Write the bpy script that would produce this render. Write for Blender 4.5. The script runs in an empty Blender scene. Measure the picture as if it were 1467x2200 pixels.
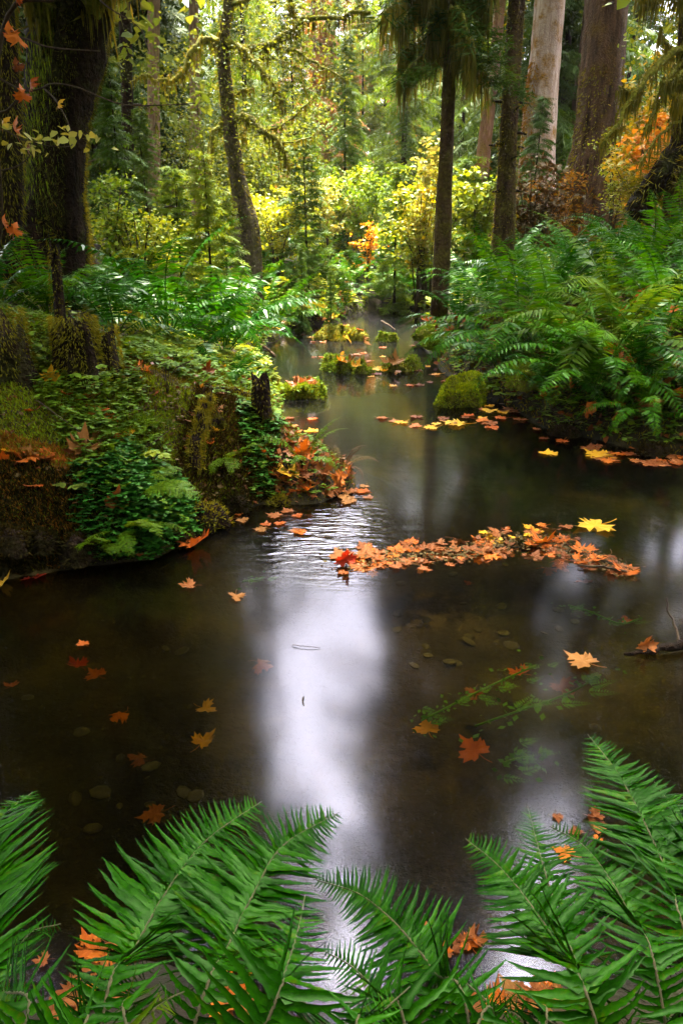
import bpy, math, random
import numpy as np
from mathutils import Vector, Matrix

SC = bpy.context.scene
COL = SC.collection
R = math.radians
rng = np.random.default_rng(7)
random.seed(7)

# ------------------------------------------------------------------ camera, sky, sun, exposure
TILT, CAMH, FPX = R(22), 1.5, 1467.0
cam_data = bpy.data.cameras.new('camera')
cam_data.sensor_fit = 'VERTICAL'
cam_data.sensor_height = 36.0
cam_data.lens = 24.0
cam_data.clip_start = 0.02
cam_data.clip_end = 2000
cam = bpy.data.objects.new('camera', cam_data)
cam.location = (0, 0, CAMH)
cam.rotation_euler = (R(90) - TILT, 0, 0)
COL.objects.link(cam)
SC.camera = cam

SUN_EL, SUN_AZ = R(66), R(3)          # azimuth measured from +Y (view direction) towards +X
world = bpy.data.worlds.new('World')
SC.world = world
world.use_nodes = True
wn = world.node_tree.nodes
wl = world.node_tree.links
sky = wn.new('ShaderNodeTexSky')
sky.sky_type = 'NISHITA'
sky.sun_disc = False
sky.sun_elevation = SUN_EL
sky.sun_rotation = SUN_AZ
sky.air_density = 1.0
sky.dust_density = 10.0
sky.ozone_density = 1.0
hs = wn.new('ShaderNodeHueSaturation')
hs.inputs['Saturation'].default_value = 0.08
bg = wn['Background']
bg.inputs['Strength'].default_value = 0.15
wl.new(sky.outputs[0], hs.inputs['Color'])
wl.new(hs.outputs[0], bg.inputs['Color'])

sun_data = bpy.data.lights.new('sun', 'SUN')
sun_data.energy = 3.2
sun_data.angle = R(4)
sun_data.color = (1.0, 0.88, 0.66)
sun = bpy.data.objects.new('sun', sun_data)
sdir = Vector((math.sin(SUN_AZ) * math.cos(SUN_EL), math.cos(SUN_AZ) * math.cos(SUN_EL), math.sin(SUN_EL)))
sun.rotation_euler = (-sdir).to_track_quat('-Z', 'Y').to_euler()
sun.location = sdir * 60
COL.objects.link(sun)

SC.view_settings.view_transform = 'Standard'
SC.view_settings.look = 'None'
SC.view_settings.gamma = 1.0
SC.view_settings.exposure = 3.95
SC.view_settings.use_curve_mapping = False
SC.render.engine = 'CYCLES'
SC.cycles.use_denoising = True
SC.cycles.max_bounces = 7
SC.cycles.diffuse_bounces = 3
SC.cycles.glossy_bounces = 3
SC.cycles.transmission_bounces = 3
SC.cycles.transparent_max_bounces = 6
SC.cycles.sample_clamp_indirect = 6.0
SC.cycles.caustics_reflective = False
SC.cycles.caustics_refractive = False

# ------------------------------------------------------------------ geometry helpers
def ray(px, py):
    x = (px - 733.5) / FPX
    v = (1100 - py) / FPX
    return np.array((x, math.cos(TILT) + v * math.sin(TILT), -math.sin(TILT) + v * math.cos(TILT)))

def at(px, py, Y):
    """the point at distance Y in front of the camera seen in that direction"""
    d = ray(px, py)
    return np.array((0, 0, CAMH)) + d * (Y / d[1])

def wpt(px, py, z=0.0):
    d = ray(px, py)
    return np.array((0, 0, CAMH)) + d * ((z - CAMH) / d[2])

def mesh_np(name, V, quads=None, tris=None, smooth=False):
    V = np.asarray(V, dtype=np.float32)
    me = bpy.data.meshes.new(name)
    loops, starts, n = [], [], 0
    if quads is not None and len(quads):
        q = np.asarray(quads, dtype=np.int32)
        loops.append(q.ravel()); starts.append(np.arange(len(q)) * 4); n += len(q) * 4
    if tris is not None and len(tris):
        t = np.asarray(tris, dtype=np.int32)
        loops.append(t.ravel()); starts.append(np.arange(len(t)) * 3 + n); n += len(t) * 3
    loops = np.concatenate(loops); starts = np.concatenate(starts).astype(np.int32)
    me.vertices.add(len(V)); me.vertices.foreach_set('co', V.ravel())
    me.loops.add(len(loops)); me.loops.foreach_set('vertex_index', loops)
    me.polygons.add(len(starts)); me.polygons.foreach_set('loop_start', starts)
    me.update(calc_edges=True)
    me.validate()
    if smooth:
        me.polygons.foreach_set('use_smooth', np.ones(len(me.polygons), dtype=bool))
    return me

class MB:
    """collects tubes, blades and sheets; build() links them as one mesh object"""
    def __init__(s):
        s.V, s.Q, s.T, s.n = [], [], [], 0
    def add(s, V, Q=None, T=None):
        V = np.asarray(V, float).reshape(-1, 3)
        s.V.append(V)
        if Q is not None and len(Q): s.Q.append(np.asarray(Q) + s.n)
        if T is not None and len(T): s.T.append(np.asarray(T) + s.n)
        s.n += len(V)
    def kites(s, P, D, S, mid=0.4, bend=None):
        """leaf-like blades: base P, vector D, half width S, widest at mid"""
        P, D, S = (np.asarray(a, float).reshape(-1, 3) for a in (P, D, S))
        n = len(P)
        if n == 0: return
        tip = P + D
        if bend is not None: tip = tip + bend
        V = np.stack([P, P + D * mid + S, tip, P + D * mid - S], 1).reshape(-1, 3)
        s.add(V, np.arange(n * 4).reshape(n, 4))
    def tube(s, path, rad, sides=6, rough=0.0, cap=True, seed=0, lobes=0.0):
        path = np.asarray(path, float); n = len(path)
        rad = np.broadcast_to(np.asarray(rad, float), (n,))
        r_ = np.random.default_rng(seed + 11)
        ph = r_.random(6) * 6.28
        t = np.gradient(path, axis=0); t /= np.linalg.norm(t, axis=1)[:, None] + 1e-9
        ref = np.array((1.0, 0.03, 0.02)) if abs(t[:, 2]).mean() > 0.6 else np.array((0.02, 0.03, 1.0))
        u = np.cross(t, ref); u /= np.linalg.norm(u, axis=1)[:, None] + 1e-9
        w = np.cross(t, u)
        a = np.arange(sides) / sides * 2 * math.pi
        rr = rad[:, None] * np.ones((1, sides))
        if rough: rr = rr * (1 + rough * (r_.random((n, sides)) - 0.5) * 2)
        if lobes:
            zz = np.arange(n)[:, None] / max(1, n - 1)
            rr = rr * (1 + lobes * (np.sin(3 * a[None] + ph[0] + zz * 2.2) * 0.5 + np.sin(5 * a[None] + ph[1] - zz * 3) * 0.35 + np.sin(9 * a[None] + ph[2] + zz * 4) * 0.22))
        V = path[:, None] + u[:, None] * (np.cos(a)[None, :, None] * rr[..., None]) + w[:, None] * (np.sin(a)[None, :, None] * rr[..., None])
        i = np.arange(n - 1)[:, None] * sides; j = np.arange(sides)[None]; k = (j + 1) % sides
        Q = np.stack([i + j, i + k, i + sides + k, i + sides + j], -1).reshape(-1, 4)
        T = []
        V = V.reshape(-1, 3)
        if cap:
            V = np.vstack([V, path[0], path[-1]])
            T = [(n * sides, (q + 1) % sides, q) for q in range(sides)] + [(n * sides + 1, (n - 1) * sides + q, (n - 1) * sides + (q + 1) % sides) for q in range(sides)]
        s.add(V, Q, T)
    def mesh(s, name, off=(0, 0, 0), smooth=False):
        V = np.vstack(s.V) - np.asarray(off)
        return mesh_np(name, V, np.vstack(s.Q) if s.Q else None, np.vstack(s.T) if s.T else None, smooth)
    def build(s, name, mat, parent=None, off=(0, 0, 0), smooth=False):
        return link(name, s.mesh(name, off, smooth), mat, parent)

def link(name, me, mat, parent=None):
    if mat is not None and len(me.materials) == 0: me.materials.append(mat)
    o = bpy.data.objects.new(name, me)
    COL.objects.link(o)
    if parent is not None: o.parent = parent
    return o

def tag(o, label=None, cat=None, group=None, kind=None):
    if label: o['label'] = label
    if cat: o['category'] = cat
    if group: o['group'] = group
    if kind: o['kind'] = kind
    return o

def thing(name, label, cat, loc, group=None, rz=0.0):
    o = bpy.data.objects.new(name, None)
    o.empty_display_size = 0.1
    o.location = tuple(float(c) for c in loc); o.rotation_euler = (0, 0, rz)
    COL.objects.link(o)
    return tag(o, label, cat, group)

def catmull(P, n):
    P = np.asarray(P, float)
    P = np.vstack([2 * P[0] - P[1], P, 2 * P[-1] - P[-2]])
    m = len(P) - 3
    out = []
    for u in np.linspace(0, m - 1e-6, n):
        i = int(u); f = u - i
        a, b, c, d = P[i], P[i + 1], P[i + 2], P[i + 3]
        out.append(0.5 * (2 * b + (c - a) * f + (2 * a - 5 * b + 4 * c - d) * f * f + (3 * b - a - 3 * c + d) * f ** 3))
    return np.array(out)

def unit(a):
    a = np.asarray(a, float)
    return a / (np.linalg.norm(a, axis=-1, keepdims=True) + 1e-9)

def noise2(x, y, f=1.0, seed=0):
    r_ = np.random.default_rng(seed + 100)
    z = 0
    for k in range(7):
        a = r_.random() * 6.28; s = f * (0.6 + 1.1 * r_.random())
        z = z + np.sin(x * math.cos(a) * s + y * math.sin(a) * s + r_.random() * 6.28)
    return z / 7 * 1.6

# ------------------------------------------------------------------ materials
def nt(name):
    m = bpy.data.materials.new(name); m.use_nodes = True
    n = m.node_tree.nodes; n.clear()
    return m, n, m.node_tree.links

def ramp(n, cols):
    r = n.new('ShaderNodeValToRGB')
    e = r.color_ramp.elements
    while len(e) < len(cols): e.new(0.5)
    for i, (p, c) in enumerate(cols):
        e[i].position = p; e[i].color = (*c, 1)
    return r

def leaf_mat(name, cols, rough=0.42, trans=0.3, spec=0.5, noise=0.0, bump=0.0, nscale=14.0):
    """foliage: colour varies per blade and per plant, part of the light passes through"""
    m, n, l = nt(name)
    out = n.new('ShaderNodeOutputMaterial')
    geo = n.new('ShaderNodeNewGeometry'); oi = n.new('ShaderNodeObjectInfo')
    mx = n.new('ShaderNodeMath'); mx.operation = 'MULTIPLY_ADD'; mx.inputs[1].default_value = 0.55
    l.new(geo.outputs['Random Per Island'], mx.inputs[0])
    m2 = n.new('ShaderNodeMath'); m2.operation = 'MULTIPLY'; m2.inputs[1].default_value = 0.45
    l.new(oi.outputs['Random'], m2.inputs[0]); l.new(m2.outputs[0], mx.inputs[2])
    fac = mx.outputs[0]
    k = len(cols)
    rp = ramp(n, [(i / max(1, k - 1), c) for i, c in enumerate(cols)])
    tc = n.new('ShaderNodeTexCoord')
    if noise:
        nz = n.new('ShaderNodeTexNoise'); nz.inputs['Scale'].default_value = nscale; nz.inputs['Detail'].default_value = 3
        l.new(tc.outputs['Object'], nz.inputs['Vector'])
        a = n.new('ShaderNodeMath'); a.operation = 'MULTIPLY_ADD'; a.inputs[1].default_value = noise; a.inputs[2].default_value = -noise / 2
        l.new(nz.outputs['Fac'], a.inputs[0])
        b = n.new('ShaderNodeMath'); b.operation = 'ADD'
        l.new(a.outputs[0], b.inputs[0]); l.new(fac, b.inputs[1]); fac = b.outputs[0]
    l.new(fac, rp.inputs[0])
    p = n.new('ShaderNodeBsdfPrincipled')
    p.inputs['Roughness'].default_value = rough
    p.inputs['Specular IOR Level'].default_value = spec
    p.inputs['Specular Tint'].default_value = (1.0, 0.62, 0.28, 1) if name.endswith('_leaf') else (0.55, 1.0, 0.32, 1)
    l.new(rp.outputs[0], p.inputs['Base Color'])
    if bump:
        nb = n.new('ShaderNodeTexNoise'); nb.inputs['Scale'].default_value = nscale * 6; nb.inputs['Detail'].default_value = 2
        l.new(tc.outputs['Object'], nb.inputs['Vector'])
        bp = n.new('ShaderNodeBump'); bp.inputs['Strength'].default_value = bump; bp.inputs['Distance'].default_value = 0.01
        l.new(nb.outputs['Fac'], bp.inputs['Height']); l.new(bp.outputs[0], p.inputs['Normal'])
    tr = n.new('ShaderNodeBsdfTranslucent')
    tm = n.new('ShaderNodeMix'); tm.data_type = 'RGBA'; tm.blend_type = 'MULTIPLY'; tm.inputs[0].default_value = 1.0; tm.clamp_result = False
    tm.inputs[7].default_value = (1.7, 1.3, 0.55, 1)
    l.new(rp.outputs[0], tm.inputs[6]); l.new(tm.outputs[2], tr.inputs['Color'])
    mix = n.new('ShaderNodeMixShader'); mix.inputs[0].default_value = trans
    l.new(p.outputs[0], mix.inputs[1]); l.new(tr.outputs[0], mix.inputs[2])
    l.new(mix.outputs[0], out.inputs[0])
    return m

def bark_mat(name, c1, c2, moss=(0.07, 0.085, 0.012), amount=0.45, stretch=5.0, scale=6.0, bump=0.5, spec=0.08):
    m, n, l = nt(name)
    out = n.new('ShaderNodeOutputMaterial'); p = n.new('ShaderNodeBsdfPrincipled')
    p.inputs['Roughness'].default_value = 0.85; p.inputs['Specular IOR Level'].default_value = spec
    tc = n.new('ShaderNodeTexCoord'); mp = n.new('ShaderNodeMapping')
    mp.inputs['Scale'].default_value = (scale, scale, scale / stretch)
    l.new(tc.outputs['Object'], mp.inputs['Vector'])
    nz = n.new('ShaderNodeTexNoise'); nz.inputs['Scale'].default_value = 3.0; nz.inputs['Detail'].default_value = 6; nz.inputs['Roughness'].default_value = 0.65
    l.new(mp.outputs[0], nz.inputs['Vector'])
    rp = ramp(n, [(0.3, c1), (0.7, c2)]); l.new(nz.outputs['Fac'], rp.inputs[0])
    nm = n.new('ShaderNodeTexNoise'); nm.inputs['Scale'].default_value = 2.6; nm.inputs['Detail'].default_value = 5; nm.inputs['Roughness'].default_value = 0.7
    l.new(tc.outputs['Object'], nm.inputs['Vector'])
    lo = 0.63 - amount * 0.42
    rm = ramp(n, [(lo, (0, 0, 0)), (lo + 0.2, (1, 1, 1))]); l.new(nm.outputs['Fac'], rm.inputs[0])
    nf = n.new('ShaderNodeTexNoise'); nf.inputs['Scale'].default_value = 26; nf.inputs['Detail'].default_value = 3
    l.new(tc.outputs['Object'], nf.inputs['Vector'])
    rmc = ramp(n, [(0.3, tuple(c * 0.35 for c in moss)), (0.75, tuple(c * 1.35 for c in moss))]); l.new(nf.outputs['Fac'], rmc.inputs[0])
    mix = n.new('ShaderNodeMix'); mix.data_type = 'RGBA'
    l.new(rm.outputs[0], mix.inputs[0]); l.new(rp.outputs[0], mix.inputs[6]); l.new(rmc.outputs[0], mix.inputs[7])
    l.new(mix.outputs[2], p.inputs['Base Color'])
    ad = n.new('ShaderNodeMath'); ad.operation = 'ADD'
    l.new(nz.outputs['Fac'], ad.inputs[0]); l.new(nf.outputs['Fac'], ad.inputs[1])
    bp = n.new('ShaderNodeBump'); bp.inputs['Strength'].default_value = bump; bp.inputs['Distance'].default_value = 0.06
    l.new(ad.outputs[0], bp.inputs['Height']); l.new(bp.outputs[0], p.inputs['Normal'])
    l.new(p.outputs[0], out.inputs[0])
    return m

M = {}
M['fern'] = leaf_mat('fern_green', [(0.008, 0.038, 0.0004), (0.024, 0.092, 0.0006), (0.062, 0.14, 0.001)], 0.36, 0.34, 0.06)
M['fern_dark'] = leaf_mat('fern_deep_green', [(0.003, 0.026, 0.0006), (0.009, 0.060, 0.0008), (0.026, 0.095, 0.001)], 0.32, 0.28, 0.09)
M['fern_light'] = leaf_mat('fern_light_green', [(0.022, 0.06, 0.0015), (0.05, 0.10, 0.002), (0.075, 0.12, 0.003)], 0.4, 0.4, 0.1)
M['fern_dead'] = leaf_mat('fern_dead_brown', [(0.035, 0.016, 0.006), (0.07, 0.035, 0.012)], 0.7, 0.15, 0.2)
M['frond_near'] = leaf_mat('fern_near_green', [(0.0007, 0.006, 0.0002), (0.002, 0.015, 0.0003), (0.004, 0.027, 0.0004), (0.010, 0.05, 0.0006), (0.045, 0.05, 0.0015)], 0.20, 0.2, 0.12, noise=0.6, bump=0.12, nscale=11)
M['rachis'] = bark_mat('fern_stalk', (0.018, 0.022, 0.004), (0.05, 0.038, 0.010), amount=0.1, scale=30, bump=0.2, spec=0.4)
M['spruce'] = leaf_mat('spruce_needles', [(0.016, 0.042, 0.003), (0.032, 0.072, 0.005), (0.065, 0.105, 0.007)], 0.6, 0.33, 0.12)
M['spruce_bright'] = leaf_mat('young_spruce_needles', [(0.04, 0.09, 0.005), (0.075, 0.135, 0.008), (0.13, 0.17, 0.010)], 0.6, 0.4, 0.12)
M['spruce_dark'] = leaf_mat('shaded_spruce_needles', [(0.010, 0.028, 0.003), (0.02, 0.046, 0.004), (0.04, 0.065, 0.006)], 0.6, 0.25, 0.1)  # darker copy of the spruce needles, shade put into the colour
M['brown_needles'] = leaf_mat('dead_conifer_twigs', [(0.16, 0.06, 0.015), (0.22, 0.09, 0.025), (0.24, 0.13, 0.04)], 0.7, 0.3, 0.2)
M['moss_hang'] = leaf_mat('hanging_moss', [(0.025, 0.028, 0.004), (0.065, 0.065, 0.007), (0.12, 0.10, 0.012)], 0.8, 0.35, 0.1)
M['moss_green'] = leaf_mat('green_moss', [(0.04, 0.08, 0.004), (0.11, 0.17, 0.006), (0.19, 0.24, 0.010)], 0.8, 0.25, 0.1)
M['moss_olive'] = leaf_mat('olive_moss', [(0.04, 0.04, 0.004), (0.10, 0.095, 0.006), (0.17, 0.14, 0.010)], 0.8, 0.3, 0.1)
M['moss_orange'] = leaf_mat('orange_moss', [(0.09, 0.035, 0.006), (0.18, 0.08, 0.010), (0.20, 0.13, 0.012)], 0.8, 0.25, 0.1)
M['moss_lit'] = leaf_mat('boulder_moss_painted_lit', [(0.09, 0.14, 0.004), (0.19, 0.24, 0.006), (0.28, 0.32, 0.010)], 0.8, 0.3, 0.05)  # lighter green moss, missing light on the boulder put into its colour
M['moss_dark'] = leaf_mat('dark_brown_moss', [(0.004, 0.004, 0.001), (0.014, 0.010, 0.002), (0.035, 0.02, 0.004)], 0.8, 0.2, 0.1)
M['leaf_small'] = leaf_mat('small_green_leaves', [(0.03, 0.06, 0.006), (0.07, 0.10, 0.012), (0.11, 0.13, 0.018)], 0.6, 0.4, 0.1)
M['leaf_yellow'] = leaf_mat('yellow_leaves', [(0.10, 0.13, 0.006), (0.22, 0.18, 0.007), (0.28, 0.17, 0.007)], 0.5, 0.4, 0.3)
M['leaf_yellowgreen'] = leaf_mat('yellow_green_leaves', [(0.075, 0.13, 0.005), (0.15, 0.20, 0.008), (0.23, 0.24, 0.012)], 0.5, 0.4, 0.3)
M['leaf_pale'] = leaf_mat('pale_yellow_leaves', [(0.14, 0.16, 0.025), (0.22, 0.22, 0.045), (0.26, 0.23, 0.06)], 0.5, 0.4, 0.3)
M['leaf_orange_bush'] = leaf_mat('orange_bush_leaves', [(0.28, 0.16, 0.006), (0.40, 0.17, 0.008), (0.38, 0.09, 0.008)], 0.5, 0.4, 0.3)
M['clover'] = leaf_mat('clover_leaves', [(0.03, 0.07, 0.003), (0.07, 0.13, 0.005), (0.14, 0.19, 0.009)], 0.5, 0.33, 0.14)
M['clover_shade'] = leaf_mat('clover_leaves_painted_shade', [(0.006, 0.035, 0.003), (0.014, 0.07, 0.006), (0.03, 0.11, 0.008)], 0.45, 0.25, 0.14)  # darker copy of the clover, shade under the tree put into its colour
M['aquatic'] = leaf_mat('aquatic_leaves', [(0.008, 0.05, 0.003), (0.03, 0.13, 0.006), (0.07, 0.20, 0.008)], 0.5, 0.3, 0.3)
M['twig'] = bark_mat('thin_twig', (0.02, 0.013, 0.008), (0.05, 0.034, 0.02), amount=0.15, scale=20, bump=0.2)
M['maple_orange'] = leaf_mat('orange_leaf', [(0.15, 0.028, 0.004), (0.27, 0.06, 0.006), (0.32, 0.10, 0.010)], 0.4, 0.25, 0.15, noise=0.4, nscale=9, bump=0.3)
M['maple_brown'] = leaf_mat('brown_leaf', [(0.05, 0.014, 0.005), (0.11, 0.03, 0.008), (0.18, 0.06, 0.014)], 0.4, 0.2, 0.15, noise=0.5, nscale=9, bump=0.3)
M['maple_yellow'] = leaf_mat('yellow_leaf', [(0.30, 0.12, 0.006), (0.38, 0.20, 0.008), (0.38, 0.25, 0.03)], 0.4, 0.25, 0.15, noise=0.4, nscale=9, bump=0.3)
M['maple_red'] = leaf_mat('red_leaf', [(0.16, 0.008, 0.005), (0.24, 0.018, 0.006)], 0.4, 0.25, 0.15, noise=0.3, nscale=9, bump=0.3)
M['maple_tan'] = leaf_mat('tan_leaf', [(0.10, 0.038, 0.010), (0.16, 0.07, 0.016)], 0.45, 0.2, 0.15, noise=0.4, nscale=9, bump=0.3)
M['bark_dark'] = bark_mat('dark_mossy_bark', (0.003, 0.002, 0.0015), (0.022, 0.012, 0.006), moss=(0.03, 0.034, 0.005), amount=0.36, bump=1.0, scale=3.5)
M['bark_mid'] = bark_mat('mossy_brown_bark', (0.008, 0.005, 0.003), (0.07, 0.04, 0.02), moss=(0.075, 0.065, 0.008), amount=0.45, bump=1.0, scale=3.5)
M['bark_spruce'] = bark_mat('grey_brown_bark', (0.07, 0.04, 0.025), (0.20, 0.13, 0.085), moss=(0.09, 0.07, 0.012), amount=0.12)
M['bark_brown'] = bark_mat('ridged_brown_bark', (0.010, 0.005, 0.003), (0.11, 0.06, 0.034), moss=(0.09, 0.05, 0.008), amount=0.34, stretch=8, scale=3.6, bump=1.0)
M['bark_pale'] = bark_mat('pale_bark', (0.20, 0.13, 0.10), (0.46, 0.36, 0.31), moss=(0.24, 0.12, 0.016), amount=0.42, stretch=8, scale=3.2, bump=0.9)
M['bark_rust'] = bark_mat('rust_bark', (0.12, 0.05, 0.03), (0.32, 0.17, 0.11), moss=(0.2, 0.12, 0.02), amount=0.35)
M['bark_alder'] = bark_mat('mottled_alder_bark', (0.008, 0.006, 0.004), (0.10, 0.075, 0.05), moss=(0.06, 0.06, 0.008), amount=0.42, stretch=1.2, scale=3.5, bump=0.8)
M['bark_moss'] = bark_mat('moss_coated_bark', (0.02, 0.015, 0.008), (0.05, 0.035, 0.015), moss=(0.13, 0.13, 0.012), amount=0.85)
M['bark_snag'] = bark_mat('rotten_wood', (0.003, 0.002, 0.0015), (0.022, 0.011, 0.005), moss=(0.035, 0.03, 0.005), amount=0.3, bump=1.0, scale=12)
M['stone'] = bark_mat('wet_pebble', (0.007, 0.006, 0.003), (0.022, 0.018, 0.010), amount=0.15, stretch=1, scale=3, bump=0.2, spec=0.5)

def ground_material():
    m, n, l = nt('forest_floor_and_creek_bed')
    out = n.new('ShaderNodeOutputMaterial'); p = n.new('ShaderNodeBsdfPrincipled')
    p.inputs['Roughness'].default_value = 0.9; p.inputs['Specular IOR Level'].default_value = 0.2
    geo = n.new('ShaderNodeNewGeometry'); sep = n.new('ShaderNodeSeparateXYZ'); l.new(geo.outputs['Position'], sep.inputs[0])
    n1 = n.new('ShaderNodeTexNoise'); n1.inputs['Scale'].default_value = 5.0; n1.inputs['Detail'].default_value = 8; n1.inputs['Roughness'].default_value = 0.7
    l.new(geo.outputs['Position'], n1.inputs['Vector'])
    land = ramp(n, [(0.3, (0.006, 0.004, 0.002)), (0.5, (0.016, 0.010, 0.004)), (0.64, (0.025, 0.028, 0.005)), (0.8, (0.05, 0.06, 0.008))])
    l.new(n1.outputs['Fac'], land.inputs[0])
    n2 = n.new('ShaderNodeTexNoise'); n2.inputs['Scale'].default_value = 0.9; n2.inputs['Detail'].default_value = 8; n2.inputs['Roughness'].default_value = 0.68
    l.new(geo.outputs['Position'], n2.inputs['Vector'])
    bed = ramp(n, [(0.40, (0.003, 0.0025, 0.001)), (0.5, (0.012, 0.009, 0.002)), (0.6, (0.04, 0.03, 0.006)), (0.72, (0.075, 0.055, 0.010))])
    l.new(n2.outputs['Fac'], bed.inputs[0])
    vo = n.new('ShaderNodeTexVoronoi'); vo.inputs['Scale'].default_value = 22
    l.new(geo.outputs['Position'], vo.inputs['Vector'])
    vr = ramp(n, [(0.0, (1.08, 1.06, 1.0)), (0.55, (0.8, 0.8, 0.76))]); l.new(vo.outputs['Distance'], vr.inputs[0])
    mul = n.new('ShaderNodeMix'); mul.data_type = 'RGBA'; mul.blend_type = 'MULTIPLY'; mul.inputs[0].default_value = 1.0
    l.new(bed.outputs[0], mul.inputs[6]); l.new(vr.outputs[0], mul.inputs[7])
    mr = n.new('ShaderNodeMapRange'); mr.inputs[1].default_value = 0.02; mr.inputs[2].default_value = 0.12
    l.new(sep.outputs['Z'], mr.inputs[0])
    mix = n.new('ShaderNodeMix'); mix.data_type = 'RGBA'
    l.new(mr.outputs[0], mix.inputs[0]); l.new(mul.outputs[2], mix.inputs[6]); l.new(land.outputs[0], mix.inputs[7])
    l.new(mix.outputs[2], p.inputs['Base Color'])
    bp = n.new('ShaderNodeBump'); bp.inputs['Strength'].default_value = 0.8; bp.inputs['Distance'].default_value = 0.05
    l.new(n1.outputs['Fac'], bp.inputs['Height']); l.new(bp.outputs[0], p.inputs['Normal'])
    l.new(p.outputs[0], out.inputs[0])
    return m

def water_material():
    m, n, l = nt('creek_water')
    out = n.new('ShaderNodeOutputMaterial')
    geo = n.new('ShaderNodeNewGeometry')
    mp = n.new('ShaderNodeMapping'); mp.inputs['Scale'].default_value = (1.0, 0.75, 1.0); mp.inputs['Rotation'].default_value = (0, 0, R(-14))
    l.new(geo.outputs['Position'], mp.inputs['Vector'])
    nz = n.new('ShaderNodeTexNoise'); nz.inputs['Scale'].default_value = 1.6; nz.inputs['Detail'].default_value = 0
    l.new(mp.outputs[0], nz.inputs['Vector'])
    bp = n.new('ShaderNodeBump'); bp.inputs['Strength'].default_value = 0.03; bp.inputs['Distance'].default_value = 0.05
    l.new(nz.outputs['Fac'], bp.inputs['Height'])
    # small riffle where the stream squeezes past the leaf bar
    vs = n.new('ShaderNodeVectorMath'); vs.operation = 'DISTANCE'; vs.inputs[1].default_value = (-0.12, 3.42, 0)
    l.new(geo.outputs['Position'], vs.inputs[0])
    mr = n.new('ShaderNodeMapRange'); mr.inputs[1].default_value = 0.05; mr.inputs[2].default_value = 0.75; mr.inputs[3].default_value = 0.2; mr.inputs[4].default_value = 0.0
    l.new(vs.outputs['Value'], mr.inputs[0])
    mp2 = n.new('ShaderNodeMapping'); mp2.inputs['Scale'].default_value = (7, 22, 1); mp2.inputs['Rotation'].default_value = (0, 0, R(-20))
    l.new(geo.outputs['Position'], mp2.inputs['Vector'])
    n2 = n.new('ShaderNodeTexNoise'); n2.inputs['Scale'].default_value = 1.0; n2.inputs['Detail'].default_value = 2; n2.inputs['Distortion'].default_value = 0.6
    l.new(mp2.outputs[0], n2.inputs['Vector'])
    b2 = n.new('ShaderNodeBump'); b2.inputs['Distance'].default_value = 0.05
    l.new(mr.outputs[0], b2.inputs['Strength']); l.new(n2.outputs['Fac'], b2.inputs['Height']); l.new(bp.outputs[0], b2.inputs['Normal'])
    fr = n.new('ShaderNodeFresnel'); fr.inputs['IOR'].default_value = 1.33
    gl = n.new('ShaderNodeBsdfGlossy'); gl.inputs['Roughness'].default_value = 0.115
    gl.inputs['Color'].default_value = (0.84, 0.82, 1.0, 1)
    l.new(b2.outputs[0], gl.inputs['Normal'])
    tr = n.new('ShaderNodeBsdfTransparent'); tr.inputs['Color'].default_value = (0.40, 0.35, 0.14, 1)
    mix = n.new('ShaderNodeMixShader')
    l.new(fr.outputs[0], mix.inputs[0]); l.new(tr.outputs[0], mix.inputs[1]); l.new(gl.outputs[0], mix.inputs[2])
    l.new(mix.outputs[0], out.inputs[0])
    return m

# ------------------------------------------------------------------ terrain and water
CREEK = np.array([(-40, 2.2), (-6, 2.7), (-1.62, 2.89), (-1.22, 3.02), (-0.94, 3.08), (-0.68, 3.6), (-0.46, 3.8), (-0.14, 3.86), (0.06, 4.12), (0.02, 4.55),
    (-0.32, 5.0), (-0.5, 5.7), (-0.62, 6.5), (-0.62, 7.5), (-0.85, 8.0), (-1.05, 8.8), (-1.1, 10.2), (-0.85, 11.9), (-0.35, 12.9), (0.1, 14.0), (0.5, 15.0), (1.3, 15.8), (2.4, 16.3), (3.2, 16.4),
    (3.1, 15.7), (2.3, 15.3), (1.8, 14.6), (1.55, 13.8), (1.42, 12.7), (1.18, 9.8), (1.22, 8.1), (1.42, 6.65), (1.62, 6.05), (1.8, 5.45), (2.18, 5.0), (2.6, 4.72), (4, 4.35), (9, 4.1), (40, 3.6),
    (40, 0.2), (6, 0.5), (1.4, 0.95), (0.82, 1.08), (0.3, 0.98), (0, 0.92), (-0.45, 1.02), (-0.8, 0.95), (-1.5, 0.8), (-6, 0.5), (-40, 0.2)])

def creek_sd(x, y):
    """signed distance to the creek's edge: positive on land"""
    x = np.asarray(x, float); y = np.asarray(y, float)
    best = np.full(x.shape, 1e9); inside = np.zeros(x.shape, bool)
    n = len(CREEK)
    for i in range(n):
        a = CREEK[i]; b = CREEK[(i + 1) % n]
        e = b - a
        t = np.clip(((x - a[0]) * e[0] + (y - a[1]) * e[1]) / (e @ e), 0, 1)
        best = np.minimum(best, (x - a[0] - t * e[0]) ** 2 + (y - a[1] - t * e[1]) ** 2)
        c = (a[1] > y) != (b[1] > y)
        if b[1] != a[1]:
            inside ^= c & (x < (b[0] - a[0]) * (y - a[1]) / (b[1] - a[1]) + a[0])
    d = np.sqrt(best)
    return np.where(inside, -d, d)

def sm(a, b, x):
    t = np.clip((x - a) / (b - a), 0, 1)
    return t * t * (3 - 2 * t)

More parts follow.
